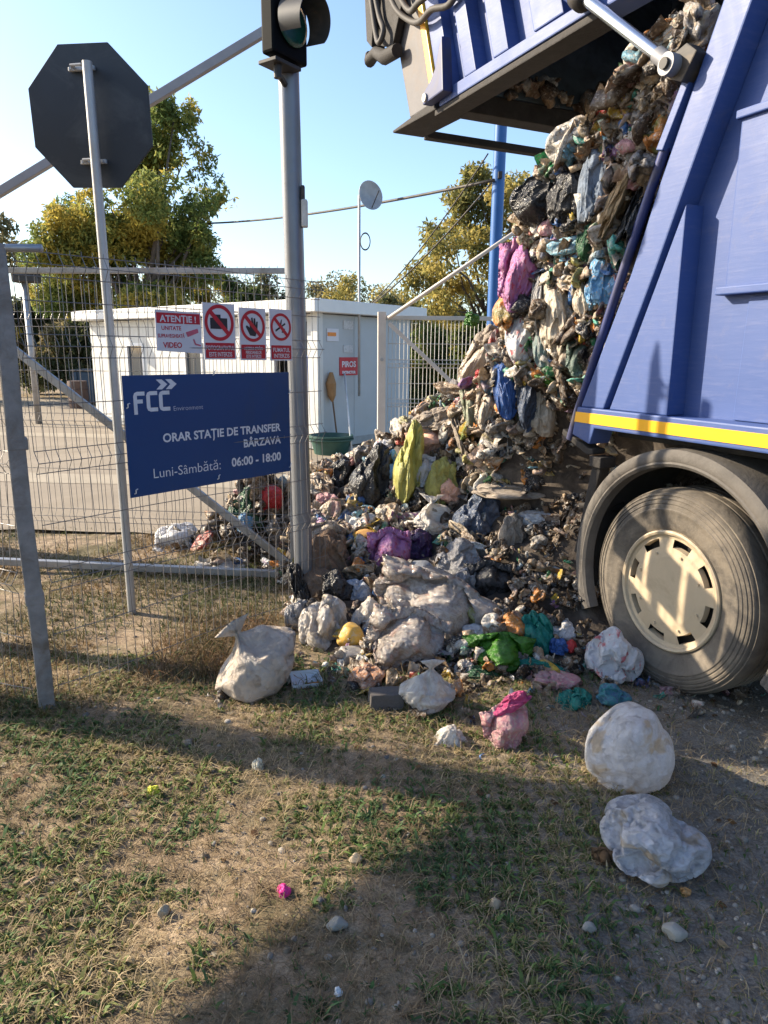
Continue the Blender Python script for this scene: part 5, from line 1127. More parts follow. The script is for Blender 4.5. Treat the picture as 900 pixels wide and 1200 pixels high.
# --- left middle
bag('brown_jacket', 'brown cloth jacket crumpled at the foot of the traffic light', 'jacket', 384, 655, 36, 32, M_brown, 41, crease=1.6, sink=-0.3, facets=12, kind='lump')
sheet('brown_cloth', 'brown cloth sleeve hanging over the dark bag by the pole', 'cloth', 372, 690, 26, 24, M_brown, 42, curl=0.6, off=0.06)
bag(B, 'black bag under the brown jacket', bg, 395, 690, 32, 24, M_black, 43, sink=0.2)
bag(B, 'slim black bag leaning on the gate beside the pole foot', bg, 350, 685, 11, 26, M_black, 44, tilt=(0, -0.3, 0), sub=4, Y=4.25)
bag(B, 'grey shopping bag lying over the gate foot', bg, 350, 722, 14, 20, M_grey, 45, sub=4, Y=4.0)
bag(B, 'magenta and pink floral bag in the middle of the heap', bg, 456, 648, 25, 28, M_purp, 46, sink=-0.1)
bag(B, 'dark purple bag beside the pink floral bag', bg, 492, 640, 24, 20, M_dpurp, 47)
bag('cotton_ball', 'round grey cloth ball sitting on the clear grey sack', 'cloth ball', 496, 669, 16, 14, simple('cloth_grey', (0.26, 0.27, 0.29), 0.95, bumps=0.5, bscale=60), 48, crease=0.4, sub=4, sink=-0.3, flat=2)
bag(B, 'pale grey bag behind the cloth ball', bg, 538, 657, 34, 24, M_grey, 49)
bag(B, 'black shiny bag right of the pale grey bag', bg, 572, 683, 28, 25, M_black, 50)
bag(B, 'dark grey bag below the pale grey bag', bg, 545, 688, 22, 22, M_grey, 149, sub=4)
bag(B, 'white bag lit by the sun in the middle of the heap', bg, 508, 607, 34, 26, M_white2, 51, sink=-0.1, pleat=0.05, kind='knot')
bag(B, 'navy blue bag touching the sunlit white bag', bg, 561, 604, 29, 31, M_navy, 52, sink=-0.1)
bag('rolled_fabric', 'beige rag roll right of the navy bag', 'rag', 601, 622, 17, 20, M_rag, 53, sub=4, tilt=(0, 0.4, 0))
sheet('plastic_film', 'white crumpled film right of the beige rag roll', 'film', 628, 611, 24, 13, M_white, 54, curl=0.6)
bag(B, 'beige knotted bag at the left end of the heap by the pole', bg, 382, 626, 26, 15, M_beige, 55, sub=4)
bag('bread_piece', 'orange bread piece above the pink floral bag', 'bread', 429, 628, 14, 10, simple('bread', (0.55, 0.30, 0.10), 0.9, bumps=0.4), 56, sub=4, crease=0.4)
bag('green_bottle', 'green bottle bottom poking out near the pole', 'bottle', 412, 602, 9, 8, simple('glass_green', (0.01, 0.22, 0.07), 0.1), 57, sub=4, crease=0.1, sink=-0.4)
bag(B, 'tall black bag standing at the heap back left', bg, 436, 560, 25, 40, M_black, 58, sink=0.1, tilt=(0, 0.15, 0))
bag(B, 'low black bag at the far left edge of the heap', bg, 404, 558, 22, 22, M_black, 59, tilt=(0, -0.4, 0), sub=4)
bag(B, 'pink print white bag top behind the tall black bag', bg, 454, 529, 17, 14, M_wred, 60, sub=4)
bag(B, 'light blue bag piece behind the tall black bag', bg, 462, 548, 12, 20, M_lblue, 61, sub=4)
bag(B, 'pinkish bag at the left foot of the heap behind the pole', bg, 384, 590, 16, 12, M_pink, 62, sub=4)
bag(B, 'pale bag between the green bottle and the sunlit white bag', bg, 452, 606, 18, 14, M_cream, 63, sub=4)
# --- column foot
bag('yellow_sack', 'yellow green sack hanging upright at the heap left shoulder', 'sack', 479, 545, 17, 50, M_ygreen, 64, tilt=(0, 0.08, 0), sink=-0.4, kind='lump')
bag(B, 'yellow green bag folded behind the upright yellow sack', bg, 520, 563, 22, 26, M_ygreen, 65, sub=4)
bag('foam_cushion', 'salmon pink foam cushion near the heap shoulder', 'cushion', 503, 516, 26, 14, M_salmon, 66, crease=0.5, facets=8, tilt=(0.2, -0.15, 0), sink=-0.3)
bag('foam_pad', 'pale pink pad right above the sunlit white bag', 'pad', 526, 575, 18, 14, M_salmon, 67, crease=0.6, sub=4, sink=-0.2)
bag('grey_rag', 'grey brown rag bundle on top of the salmon cushion', 'rag', 512, 492, 32, 13, M_rag, 68, tilt=(0, -0.25, 0), sub=4)
bag('grey_rag', 'long grey rag stretched beside the salmon cushion', 'rag', 541, 520, 7, 32, M_rag, 69, tilt=(0, -0.35, 0), sub=4, sink=-0.5)
bag('grey_rag', 'grey rag lying across above the navy bag', 'rag', 600, 575, 44, 8, M_rag, 70, sub=4)
bag('plastic_scrap', 'yellow plastic piece at the heap left shoulder', 'scrap', 484, 489, 9, 8, M_yellow, 71, sub=4)
bag(B, 'white paper bag hanging inside the yellow sack', bg, 497, 552, 14, 18, M_white, 72, sub=4)
# --- the wall of rubbish at the lorry
bag('cloth_pillow', 'grey stuffed cloth pillow on the left edge of the rubbish wall', 'pillow', 573, 394, 20, 13, M_rag, 73,  tilt=(0, -0.3, 0), crease=0.6)
bag(B, 'long pale cloth sack on the sunlit left edge of the rubbish wall', bg, 557, 428, 15, 28, M_beige, 74, tilt=(0, 0.45, 0))
bag('green_wrapper', 'green and red wrapper sticking out at the left of the rubbish wall', 'wrapper', 553, 374, 11, 8, M_green, 75, sub=4, Y=5.0)
bag(B, 'bright purple bag on the left edge of the rubbish wall', bg, 611, 325, 26, 44, M_purp, 76, sink=-0.1)
sheet('black_sheet', 'black plastic sheet fluttering at the top of the rubbish wall', 'plastic sheet', 636, 232, 36, 28, M_black, 77, curl=0.8, off=0.08)
bag(B, 'black bag bulging below the tailgate beam', bg, 668, 230, 26, 34, M_black, 78, sink=-0.1, crease=1.5)
bag('blue_grey_cloth', 'grey blue cloth hanging below the tailgate', 'cloth', 705, 215, 26, 42, simple('cloth_blue_grey', (0.17, 0.21, 0.27), 0.85, 0, 0.4, 8, dirt=(0.08, 0.08, 0.08), bumps=0.6, bscale=30), 80, sink=-0.1, depth=0.5, kind='lump')
bag(B, 'dark bag pressed against the lorry seal near the top', bg, 748, 245, 14, 46, M_black, 80, tilt=(0, 0.35, 0))
bag('brown_rags', 'bundle of brown straw rags hanging by the lorry seal', 'rags', 727, 230, 13, 52, simple('straw_rag', (0.34, 0.24, 0.13), 0.9, 0, 0.5, 25, dirt=(0.12, 0.08, 0.05), bumps=0.8, bscale=60), 81, tilt=(0, 0.35, 0), crease=1.6)
bag('plastic_scrap', 'yellow plastic piece between tailgate and lorry body', 'scrap', 775, 142, 13, 18, M_yellow, 82, tilt=(0, 0.4, 0), sub=4)
bag('orange_bag', 'orange bag squeezed out at the top beside the ram', 'bag', 822, 64, 13, 16, M_orange, 83, sub=4)
bag(B, 'dark purple film near the yellow piece under the tailgate', bg, 752, 178, 16, 10, M_dpurp, 84, sub=4)
sheet('green_rag', 'dark green rag in the upper rubbish wall', 'rag', 689, 283, 13, 22, M_dgreen, 85, curl=0.7, off=0.05)
bag(B, 'light blue bag with coloured bits pressed by the lorry seal', bg, 709, 332, 22, 30, M_lblue, 86, sink=-0.1)
bag(B, 'tall beige bundle in the middle of the rubbish wall', bg, 652, 372, 20, 44, M_cream, 87, crease=1.5, tilt=(0, -0.12, 0))
bag(B, 'cream bag piece right of the tall beige bundle', bg, 683, 350, 12, 24, M_cream, 88, sub=4, tilt=(0, -0.2, 0))
sheet('white_panel', 'white printed sack front in the rubbish wall below the purple bag', 'sack', 613, 392, 20, 36, M_wred, 89, curl=0.3, off=0.06)
sheet('teal_film', 'grey teal film hanging beside the white printed sack', 'film', 637, 395, 12, 34, plastic('film_grey_teal', (0.20, 0.33, 0.32), (0.30, 0.30, 0.28), 0.3, 0.3), 90, curl=0.5, off=0.05)
sheet('dark_sheet', 'dark plastic strip hanging between the purple bag and beige bundle', 'plastic sheet', 632, 350, 9, 40, M_grey, 91, curl=0.5, off=0.07)
sheet('blue_sheet', 'blue plastic sheet hanging low in the rubbish wall', 'plastic sheet', 592, 452, 14, 38, M_blue, 92, curl=0.5, off=0.08, tilt=(0, -0.15, 0))
sheet('navy_sheet', 'navy plastic sheet beside the blue one in the rubbish wall', 'plastic sheet', 620, 462, 13, 42, M_navy, 93, curl=0.6, off=0.04)
bag('green_bottle', 'bright green bottle lying in the lower rubbish wall', 'bottle', 641, 446, 15, 7, M_green, 94, sub=4, tilt=(0, 0.25, 0), crease=0.3, sink=-0.3)
bag(B, 'cream bag bulging low in the rubbish wall', bg, 634, 480, 17, 30, M_cream, 95, sink=-0.1)
bag('lilac_scrap', 'lilac plastic piece beside the lorry corner', 'scrap', 667, 476, 11, 8, plastic('film_lilac', (0.50, 0.34, 0.58), (0.6, 0.5, 0.6), 0.4, 0.2), 96, sub=4)
bag('orange_wrapper', 'orange and white wrapper by the lorry seal', 'wrapper', 699, 380, 11, 11, M_orange, 97, sub=4, sink=-0.3)
bag(B, 'grey green bag by the lorry seal, below the orange wrapper', bg, 681, 420, 17, 22, plastic('film_grey_green', (0.15, 0.21, 0.18), (0.10, 0.13, 0.11), 0.3, 0.1), 98)
bag('red_scrap', 'red crumpled scrap on the left of the rubbish wall', 'scrap', 563, 442, 9, 9, M_red, 99, sub=4)
bag(B, 'pale green bag on the left edge of the rubbish wall', bg, 553, 478, 11, 26, plastic('film_pale_green', (0.28, 0.33, 0.22), (0.36, 0.33, 0.26), 0.4, 0.15), 100, tilt=(0, -0.2, 0))
bag(B, 'beige lumpy bag low on the rubbish wall, left', bg, 572, 478, 15, 26, M_beige, 104, sub=4)
bag(B, 'white crushed bag in the lower middle of the rubbish wall', bg, 642, 418, 14, 16, M_white2, 105, sub=4)
bag(B, 'brown bag beneath the beige bundle', bg, 662, 425, 13, 24, M_rag, 106, sub=4)
# --- smaller heap behind the gate
bag(B, 'white sack lying flat behind the gate', bg, 206, 634, 38, 18, M_white, 107, Y=6.0, flat=0.5)
bag(B, 'second pale bag at the gate foot, right of the white sack', bg, 262, 668, 30, 14, M_white2, 108, Y=5.25, sub=4)
bag(B, 'dark green leafy bag on the small heap behind the gate', bg, 290, 600, 22, 28, M_dgreen, 109, Y=5.6)
sheet('red_cloth', 'red cloth on top of the small heap behind the gate', 'cloth', 318, 584, 14, 16, M_red, 110, Y=5.55, curl=0.5)
bag(B, 'light blue film bag on the small heap behind the gate', bg, 288, 613, 8, 12, M_lblue, 111, Y=5.45, sub=4)
bag(B, 'grey bag on the small heap beside the traffic light pole', bg, 325, 640, 20, 22, M_grey, 112, Y=5.5, sub=4)
bag(B, 'beige cloth bundle behind the pole on the small heap', bg, 345, 600, 18, 18, M_rag, 113, Y=5.75, sub=4)


# scraps, after the bags so that they lie between them
lit_m = attr_mat('litter', 0.36, 0.12, 0.9, 38, contrast=True)
R = np.random.default_rng(101)
# heap surface litter
N = 13000; x = R.uniform(-1.1, 2.6, N); y = R.uniform(3.0, 6.6, N); h = heap_h(x, y)
k = (h > 0.06) | ((h > 0.012) & (R.random(N) < 0.5)); x, y, h = x[k], y[k], h[k]
ru = (np.c_[x, y] - T0[:2]) @ TA[:2]; rs = (np.c_[x, y] - T0[:2]) @ TN[:2]
k = ~((ru < 0.72) & (rs < 0.1)) | (R.random(len(x)) < 0.2); x, y, h, ru, rs = x[k], y[k], h[k], ru[k], rs[k]
soilish = (ru < 1.75) & (rs < 0.35)
size = R.gamma(3.0, 0.013, len(x)) + 0.012; size = np.where(soilish, size * 0.62, size); size = np.clip(size, 0.01, 0.11)
size = size * 0.72
pos = np.c_[x, y, h + size * R.uniform(-0.3, 0.7, len(x)) + 0.01]
k = clear_of_bags(pos, 1, 0.08); pos, size, soilish = pos[k], size[k], soilish[k]
scatter('heap_litter', 'countless scraps of mixed household rubbish covering the heap', pos, size, {'crumple': 0.8, 'fine': 4, 'film': 6, 'bottle': 0.4, 'box': 1.0, 'strip': 2.2}, 5, lit_m, [BROWN if s else PW for s in soilish])
# crushed bags wedged among the named ones
N = 900; xb = R.uniform(-0.9, 2.2, N); yb = R.uniform(3.3, 6.4, N); hb_ = heap_h(xb, yb); k = (hb_ > 0.12); xb, yb, hb_ = xb[k], yb[k], hb_[k]
rub_ = (np.c_[xb, yb] - T0[:2]) @ TA[:2]; rsb = (np.c_[xb, yb] - T0[:2]) @ TN[:2]; k = (rub_ > 1.0) & ~((rub_ < 1.6) & (rsb < 0.3)); xb, yb, hb_ = xb[k], yb[k], hb_[k]
pb = np.c_[xb, yb, hb_ + 0.02]; k = clear_of_bags(pb, 3, 0.0); pb = pb[k][:200]; sb = R.uniform(0.05, 0.11, len(pb))
z = R.uniform(0.9, 2.95, 260); th = R.uniform(0.3, 2.2, 260); uu, ss = col_pt(z, th); pc = T0 + uu[:, None] * TA + ss[:, None] * TN + z[:, None] * np.array([0, 0, 1.0]); sc2 = R.uniform(0.04, 0.09, 260)
k = (uu > rl(z) + 0.05 + sc2); pc, sc2 = pc[k], sc2[k]; k = clear_of_bags(pc, 4, 0.0); pc, sc2 = pc[k], sc2[k]
CRUSH = PW * np.array([2.5, 1.6, 2.5, 0.8, 0.5, 2, 1.8, 1] + [0.6] * 9 + [1.5, 1]); CRUSH /= CRUSH.sum()
scatter('crushed_bags', 'crushed anonymous bags wedged between the larger ones', np.r_[pb, pc], np.r_[sb, sc2], {'mid': 1}, 15, lit_m, CRUSH)
# column flank litter
N = 7500; z = R.uniform(0.7, 3.1, N); th = np.where(R.random(N) < 0.5, R.uniform(0.05, 1.2, N), R.uniform(-1.4, 0.3, N)); uu, ss = col_pt(z, th)
fl_ = R.random(N) < 0.62; um_ = np.interp(z, CZ, CU_); uf = 0.3 + (um_ - 0.35) * R.random(N); uu = np.where(fl_, uf, uu); ss = np.where(fl_, near_s(z, uf) - 0.02, ss)
P = T0 + uu[:, None] * TA + ss[:, None] * TN + z[:, None] * np.array([0, 0, 1.0]); size = np.clip(R.gamma(3.2, 0.014, N) + 0.015, 0.015, 0.12)
rr = P - (T0 + 0.9 * TA - 1.1 * TN); rr[:, 2] = 0; rr /= np.linalg.norm(rr, axis=1)[:, None]
P = P + np.where(fl_[:, None], TN[None], rr) * (size * R.uniform(-0.1, 0.9, N))[:, None]; P[:, 2] += R.uniform(-0.03, 0.03, N)
k = (uu > rl(z) + 0.03 + size) | (ss < -0.6); P, size = P[k], size[k] * 0.66
k = clear_of_bags(P, 2, 0.12); P, size = P[k], size[k]
scatter('column_litter', 'countless crushed scraps pressed into the wall of rubbish at the truck rear', P, size, {'crumple': 0.5, 'fine': 6, 'film': 5, 'bottle': 0.3, 'box': 0.5, 'strip': 2.4}, 6, lit_m)
# remnants clinging to the tailgate floor beam
N = 260; u = R.uniform(1.3, 2.45, N); s = R.uniform(-2.2, -0.4, N); sz = np.clip(R.gamma(3, 0.012, N) + 0.012, 0.01, 0.09)
P = T0 + u[:, None] * TA + s[:, None] * TN + np.c_[u * 0, u * 0, 3.42 + R.uniform(0, 0.14, N)]
k = (u > 2.25) | (s < -2.05); scatter('tailgate_residue', 'dark scraps clinging inside the raised tailgate', P[k], sz[k], {'crumple': 4, 'film': 3, 'strip': 1}, 8, lit_m, BROWN)
# stray litter on the ground round the heap
N = 1500; x = R.uniform(-0.9, 1.9, N); y = R.uniform(2.2, 3.7, N); h = heap_h(x, y); pr = np.exp(-np.clip(3.35 - y, 0, 9) / 0.22) * np.where(x < -0.3, 0.25, 1); k = (h < 0.09) & (R.random(N) < pr); x, y = x[k], y[k]
sz = np.clip(R.gamma(2.5, 0.008, len(x)) + 0.006, 0.006, 0.05); scatter('stray_litter', 'small scraps of rubbish strewn on the ground before the heap', np.c_[x, y, np.maximum(gh(x, y), h[k]) + sz * 0.35 + 0.004], sz, {'crumple': 0.6, 'film': 4, 'box': 0.25, 'strip': 1.2}, 9, lit_m)

R = np.random.default_rng(55); hc = np.array([-1.02, 5.75]); N = 900; r_ = np.abs(R.normal(0, 0.30, N)); a_ = R.uniform(0, 2 * np.pi, N)
x, y = hc[0] + r_ * np.cos(a_) * 1.05, hc[1] + r_ * np.sin(a_) * 0.8; z = np.clip(0.62 * (1 - (r_ / 0.62) ** 1.4), 0.0, 1) * R.uniform(0.3, 1.0, N); sz = np.clip(R.gamma(3.0, 0.014, N) + 0.015, 0.015, 0.12)
scatter('gate_heap_litter', 'mixed scraps forming the small heap behind the gate', np.c_[x, y, z + sz * 0.5], sz * 0.75, {'crumple': 1, 'fine': 4, 'film': 4, 'box': 1, 'strip': 1}, 12, lit_m, BROWN)

# ================================================================== GROUND COVER
def on_truck_lane(x, y): return np.clip((x + 0.5 * (fbm(np.c_[x, y] * 1.5, 71, 2) - 0.5) * 2 - 0.28 * y + 0.10) / 0.5, 0, 1)
def cover_density(x, y):
    d = 0.5 * fbm(np.c_[x, y] * 2.0, 61, 3) + 0.5 * fbm(np.c_[x, y] * 6.0, 62, 3); d = np.clip((d - 0.42) / 0.16, 0, 1)
    d = d * (1 - on_truck_lane(x, y) * 0.95)
    bare = np.exp(-((x - 0.25) ** 2 / 0.5 + (y - 2.55) ** 2 / 0.05))     # trodden patch before the heap
    return d * (1 - 0.8 * bare) + 0.03
leaf_m = attr_mat('leaf', 0.6, 0.3, 0.0, spec=0.25)
def blades(name, label, N, seed, x0, x1, y0, y1, hgt, wid, pal, dens, flatness=0.5):
    R = np.random.default_rng(seed); x = R.uniform(x0, x1, N); y = y0 + (y1 - y0) * R.random(N) ** 1.25
    k = R.random(N) < dens(x, y); x, y = x[k], y[k]
    # tufts: pull each blade towards a neighbour centre
    cx = np.round(x / 0.07 + vnoise(np.c_[x * 20, y * 20], 4)) * 0.07; cy = np.round(y / 0.07 + vnoise(np.c_[x * 20, y * 20], 5)) * 0.07
    x = x * 0.6 + cx * 0.4; y = y * 0.6 + cy * 0.4
    k = heap_h(x, y) < 0.05; x, y = x[k], y[k]; n = len(x); z = gh(x, y) - 0.003
    a = R.uniform(0, 2 * np.pi, n); h = hgt * R.gamma(4, 0.25, n); w_ = wid * R.uniform(0.6, 1.4, n); fl = R.uniform(0.2, 1.0, n) * flatness * 2
    dx, dy = np.cos(a), np.sin(a); px, py = -dy * w_, dx * w_
    b0 = np.c_[x + px, y + py, z]; b1 = np.c_[x - px, y - py, z]
    m0 = np.c_[x + dx * h * fl * 0.4 + px * 0.9, y + dy * h * fl * 0.4 + py * 0.9, z + h * 0.6]; m1 = np.c_[x + dx * h * fl * 0.4 - px * 0.9, y + dy * h * fl * 0.4 - py * 0.9, z + h * 0.6]
    tp = np.c_[x + dx * h * fl, y + dy * h * fl, z + h * (1 - 0.35 * fl)]
    V = np.stack([b0, b1, m1, m0, tp], 1).reshape(-1, 3); i = np.arange(n) * 5
    q = np.c_[i, i + 1, i + 2, i + 3]; t = np.c_[i + 3, i + 2, i + 4]
    P_ = np.array(pal); pt = np.clip((fbm(np.c_[x, y] * 3, 81, 2) - 0.24) * 2.2 + R.normal(0, 0.22, n), 0, 0.999); c_ = P_[(pt * len(P_)).astype(int)] * R.uniform(0.7, 1.25, (n, 1))
    o = link(name, fast_mesh(name, V, [q, t], np.repeat(c_, 5, 0)), leaf_m); return tag(o, label, 'grass', kind='stuff')
WEED = [(0.21, 0.23, 0.075), (0.15, 0.22, 0.06), (0.115, 0.20, 0.055), (0.10, 0.18, 0.055), (0.085, 0.16, 0.06)]
GREENS = [(0.46, 0.36, 0.20), (0.38, 0.33, 0.15), (0.25, 0.27, 0.095), (0.17, 0.225, 0.07), (0.13, 0.195, 0.06), (0.11, 0.17, 0.065)]
blades('grass', 'short patchy green grass on the trodden ground in front', 260000, 1, -2.4, 1.6, 1.0, 3.6, 0.017, 0.0017, GREENS, cover_density, 0.7)
blades('broadleaf_weeds', 'low broad-leaved weeds among the grass in front', 90000, 2, -2.3, 1.3, 1.0, 3.6, 0.019, 0.0048, WEED, lambda x, y: cover_density(x, y) ** 1.3 * 0.8, 0.9)
DRY = [(0.30, 0.20, 0.09), (0.24, 0.16, 0.075), (0.20, 0.15, 0.06), (0.15, 0.13, 0.05), (0.10, 0.12, 0.04)]
blades('dry_grass', 'dry yellow brown grass strip along the fence and gate', 70000, 3, -4.2, -0.25, 2.9, 6.3, 0.035, 0.0022, DRY, lambda x, y: np.clip((fbm(np.c_[x, y] * 2, 64, 3) - 0.3) / 0.3, 0, 1) * np.clip(1.1 - np.abs(x - (-0.95)) * 0.0, 0, 1), 0.9)
blades('straw', 'flattened straw and dead stems on the bare soil', 80000, 4, -2.4, 1.8, 1.0, 3.5, 0.030, 0.0011, [(0.52, 0.41, 0.25), (0.42, 0.32, 0.19), (0.30, 0.22, 0.13)], lambda x, y: 0.8 * (1 - 0.6 * on_truck_lane(x, y)), 1.4)
# a dead brown bush at the fence foot
blades('brown_scrub', 'tangle of reddish brown dead scrub between fence and beige sack', 4000, 5, -1.35, -0.55, 3.25, 4.3, 0.085, 0.0018, [(0.20, 0.11, 0.05), (0.26, 0.16, 0.08), (0.16, 0.11, 0.05)], lambda x, y: np.clip(1.2 - np.hypot((x + 0.95) / 0.35, (y - 3.7) / 0.55), 0, 1), 1.0)
# pebbles
def pebbles():
    R = np.random.default_rng(8); N = 14000; x = R.uniform(-2.2, 2.4, N); y = 1.05 + 2.9 * R.random(N) ** 1.2; k = (R.random(N) < 0.22 + 0.78 * on_truck_lane(x, y)) & (heap_h(x, y) < 0.04); x, y = x[k], y[k]; n = len(x)
    s = np.clip(R.gamma(1.3, 0.0026, n) + 0.0015, 0.0015, 0.014); v, f = ico(2); T = [v * (1 + 0.35 * (fbm(v * 1.4 + q * 7, q, 2) - 0.5)[:, None]) for q in range(6)]
    tt = R.integers(6, size=n); rot = rand_rot(n, R); V = np.stack(T)[tt] * (s[:, None] * R.uniform(0.6, 1.25, (n, 3)))[:, None, :]
    V = np.einsum('nij,nkj->nki', rot, V) * np.array([1, 1, 0.7]) + np.c_[x, y, gh(x, y) + s * 0.15][:, None, :]
    F = (f[None] + (np.arange(n) * len(v))[:, None, None]).reshape(-1, 3)
    P_ = np.array([(0.30, 0.28, 0.25), (0.40, 0.37, 0.33), (0.20, 0.19, 0.185), (0.46, 0.42, 0.36), (0.30, 0.24, 0.17)]); c_ = P_[R.integers(len(P_), size=n)] * R.uniform(0.6, 1.15, (n, 1))
    o = link('gravel', fast_mesh('gravel', V.reshape(-1, 3), F, np.repeat(c_, len(v), 0), smooth=True), attr_mat('stone', 0.85, 0, 0.3, 90, 0.2)); tag(o, 'loose grey pebbles strewn over the dirt lane', 'gravel', kind='stuff')
pebbles()
def stone(px, py, hw, hh, label, seed, col=(0.30, 0.27, 0.22)):
    bag('stone', label, 'stone', px, py, hw, hh, simple('stone_%d' % seed, col, 0.9, 0, 0.25, 30, bumps=0.3, bscale=60), seed, True, sub=4, crease=0.10, facets=12, depth=0.7, flat=0.8)
stone(395, 1091, 12, 7, 'flat pale stone in the shaded grass, lower centre', 201, (0.26, 0.25, 0.22))
stone(580, 1062, 7, 8, 'oval beige stone below the shadow edge, lower middle', 202, (0.34, 0.27, 0.19)); stone(790, 1097, 13, 9, 'pale twin pebble on the gravel below the collapsed white bag', 203, (0.30, 0.29, 0.26))
stone(744, 1067, 6, 5, 'small round pebble under the collapsed bag', 204, (0.27, 0.25, 0.22)); stone(38, 1033, 9, 6, 'brown stone in the sunlit grass at far left', 205, (0.24, 0.17, 0.11))
stone(192, 1067, 7, 8, 'pale upright pebble in the sunlit grass', 206, (0.34, 0.29, 0.21)); stone(417, 1010, 8, 6, 'small beige stone at the edge of the shadow', 207, (0.36, 0.29, 0.20)); stone(690, 1090, 8, 7, 'smooth grey pebble left of the pale twin pebble', 208, (0.25, 0.24, 0.22))
bag('paper_scrap', 'bright pink paper scrap lying in the sunlit grass', 'scrap', 333, 1047, 10, 6, simple('pink_scrap', (0.7, 0.03, 0.25), 0.6), 211, True, sub=4)
bag('yellow_leaf', 'yellow green leaf lying on the grass at left', 'leaf', 180, 924, 7, 5, simple('leaf_yellow', (0.55, 0.55, 0.04), 0.6), 212, True, sub=4)
bag('paper_scrap', 'cream paper scrap on the grass, in the shadow band', 'scrap', 302, 896, 8, 7, simple('cream_scrap', (0.6, 0.55, 0.42), 0.7), 213, True, sub=4)
bag('paper_scrap', 'white scrap in the shaded grass at bottom centre', 'scrap', 397, 1168, 5, 6, simple('white_scrap', (0.6, 0.62, 0.65), 0.7), 214, True, sub=4)
bag('food_scrap', 'brown crumbled scrap beside the collapsed white bag', 'scrap', 706, 1010, 13, 9, simple('brown_scrap', (0.16, 0.09, 0.04), 0.9, bumps=0.8), 215, True, sub=4, crease=1.5)
bag('dry_leaf', 'orange dry leaf on the gravel at right', 'leaf', 803, 1048, 6, 5, simple('leaf_orange', (0.42, 0.22, 0.08), 0.7), 216, True, sub=4)
def leaves_on_ground():
    R = np.random.default_rng(18); N = 700; x = R.uniform(-1.8, 2.0, N); y = 1.1 + 2.6 * R.random(N); k = (R.random(N) < 0.25 + 0.75 * np.exp(-((x - 1.4) ** 2 + (y - 2.7) ** 2) / 0.25)) & (heap_h(x, y) < 0.04); x, y = x[k], y[k]; n = len(x)
    s = R.uniform(0.005, 0.017, n); V, F = [], []; v, f = unit_film(3, 4); rot = rand_rot(n, R); C_ = []
    for i in range(n):
        q = v * s[i]; a = R.uniform(0, 6.28); q = np.c_[q[:, 0] * math.cos(a) - q[:, 1] * math.sin(a), q[:, 0] * math.sin(a) + q[:, 1] * math.cos(a), q[:, 2]]
        V.append(q + [x[i], y[i], gh(x[i:i + 1], y[i:i + 1])[0] + 0.006]); F.append(f + i * len(v)); C_.append(np.tile(np.array([(0.30, 0.17, 0.07), (0.40, 0.30, 0.18), (0.18, 0.10, 0.05), (0.5, 0.44, 0.34)][R.integers(4)]) * R.uniform(0.6, 1.1), (len(v), 1)))
    o = link('fallen_leaves', fast_mesh('fallen_leaves', np.concatenate(V), np.concatenate(F), np.concatenate(C_)), leaf_m); tag(o, 'dry brown fallen leaves dotted over the ground', 'leaves', kind='stuff')
leaves_on_ground()

# ================================================================== TREES
bark = simple('bark', (0.09, 0.07, 0.055), 0.9, 0, 0.4, 6, bumps=0.6, bscale=15)
def crown_mesh(name, centres, radii, N, seed, leaf, pal, droop=0.5, shade_noise=1.0, long_=2.4, gaps=0.42):
    """leaf-sized quads spread through clump volumes"""
    R = np.random.default_rng(seed); C_ = np.array(centres); r_ = np.array(radii); pw = r_ ** 2; pw /= pw.sum()
    k = R.choice(len(C_), N, p=pw); d = R.normal(size=(N, 3)); d /= np.linalg.norm(d, axis=1)[:, None]
    P = C_[k] + d * (r_[k] * R.random(N) ** 0.45)[:, None] * np.array([1, 1, 0.75])
    gap = fbm(P * 1.1 / max(0.6, r_.mean()) + seed, seed, 3); P = P[gap > gaps]; n = len(P)
    ax = R.normal(size=(n, 3)); ax[:, 2] -= droop; ax /= np.linalg.norm(ax, axis=1)[:, None]
    up_ = R.normal(size=(n, 3)); sd = np.cross(ax, up_); sd /= np.linalg.norm(sd, axis=1)[:, None]
    L = leaf * R.uniform(0.6, 1.4, n)[:, None]; wv = sd * L / long_ / 2; nm = np.cross(ax, sd) * L * 0.12
    V = np.stack([P, P + ax * L * 0.45 + wv + nm, P + ax * L, P + ax * L * 0.45 - wv + nm], 1).reshape(-1, 3)
    F = np.arange(n * 4).reshape(-1, 4)
    t = np.clip((fbm(P * 0.9 / max(0.5, r_.mean()) + 9, seed + 1, 2) - 0.5) * 2.6 * shade_noise + 0.45 + R.normal(0, 0.16, n), 0, 0.999); c_ = np.array(pal)[(t * len(pal)).astype(int)] * R.uniform(0.75, 1.25, (n, 1))
    return fast_mesh(name, V, F, np.repeat(c_, 4, 0))
tree_leaf = attr_mat('tree_leaf', 0.6, 0.48, 0.0, spec=0.1)
def limbs(root, base, tips, r0, seed, fork=0.45):
    R = random.Random(seed); b = MB(); base = Vector(base); top = Vector(tips[0])
    mid = base.lerp(Vector((sum(t[0] for t in tips) / len(tips), sum(t[1] for t in tips) / len(tips), max(t[2] for t in tips))), fork)
    b.tube([base - Vector((0, 0, 0.2)), base.lerp(mid, 0.5) + Vector((R.uniform(-.1, .1), R.uniform(-.1, .1), 0)), mid], [r0, r0 * 0.8, r0 * 0.62], 8); b.build('trunk', bark, root, True)
    for t in tips:
        b = MB(); t = Vector(t); s_ = base.lerp(mid, R.uniform(0.6, 1.0)); m_ = s_.lerp(t, 0.5) + Vector((R.uniform(-.3, .3), R.uniform(-.3, .3), R.uniform(-.1, .3)))
        b.tube([s_, m_, t], [r0 * 0.4, r0 * 0.22, r0 * 0.05], 6); b.build('limb', bark, root, True)
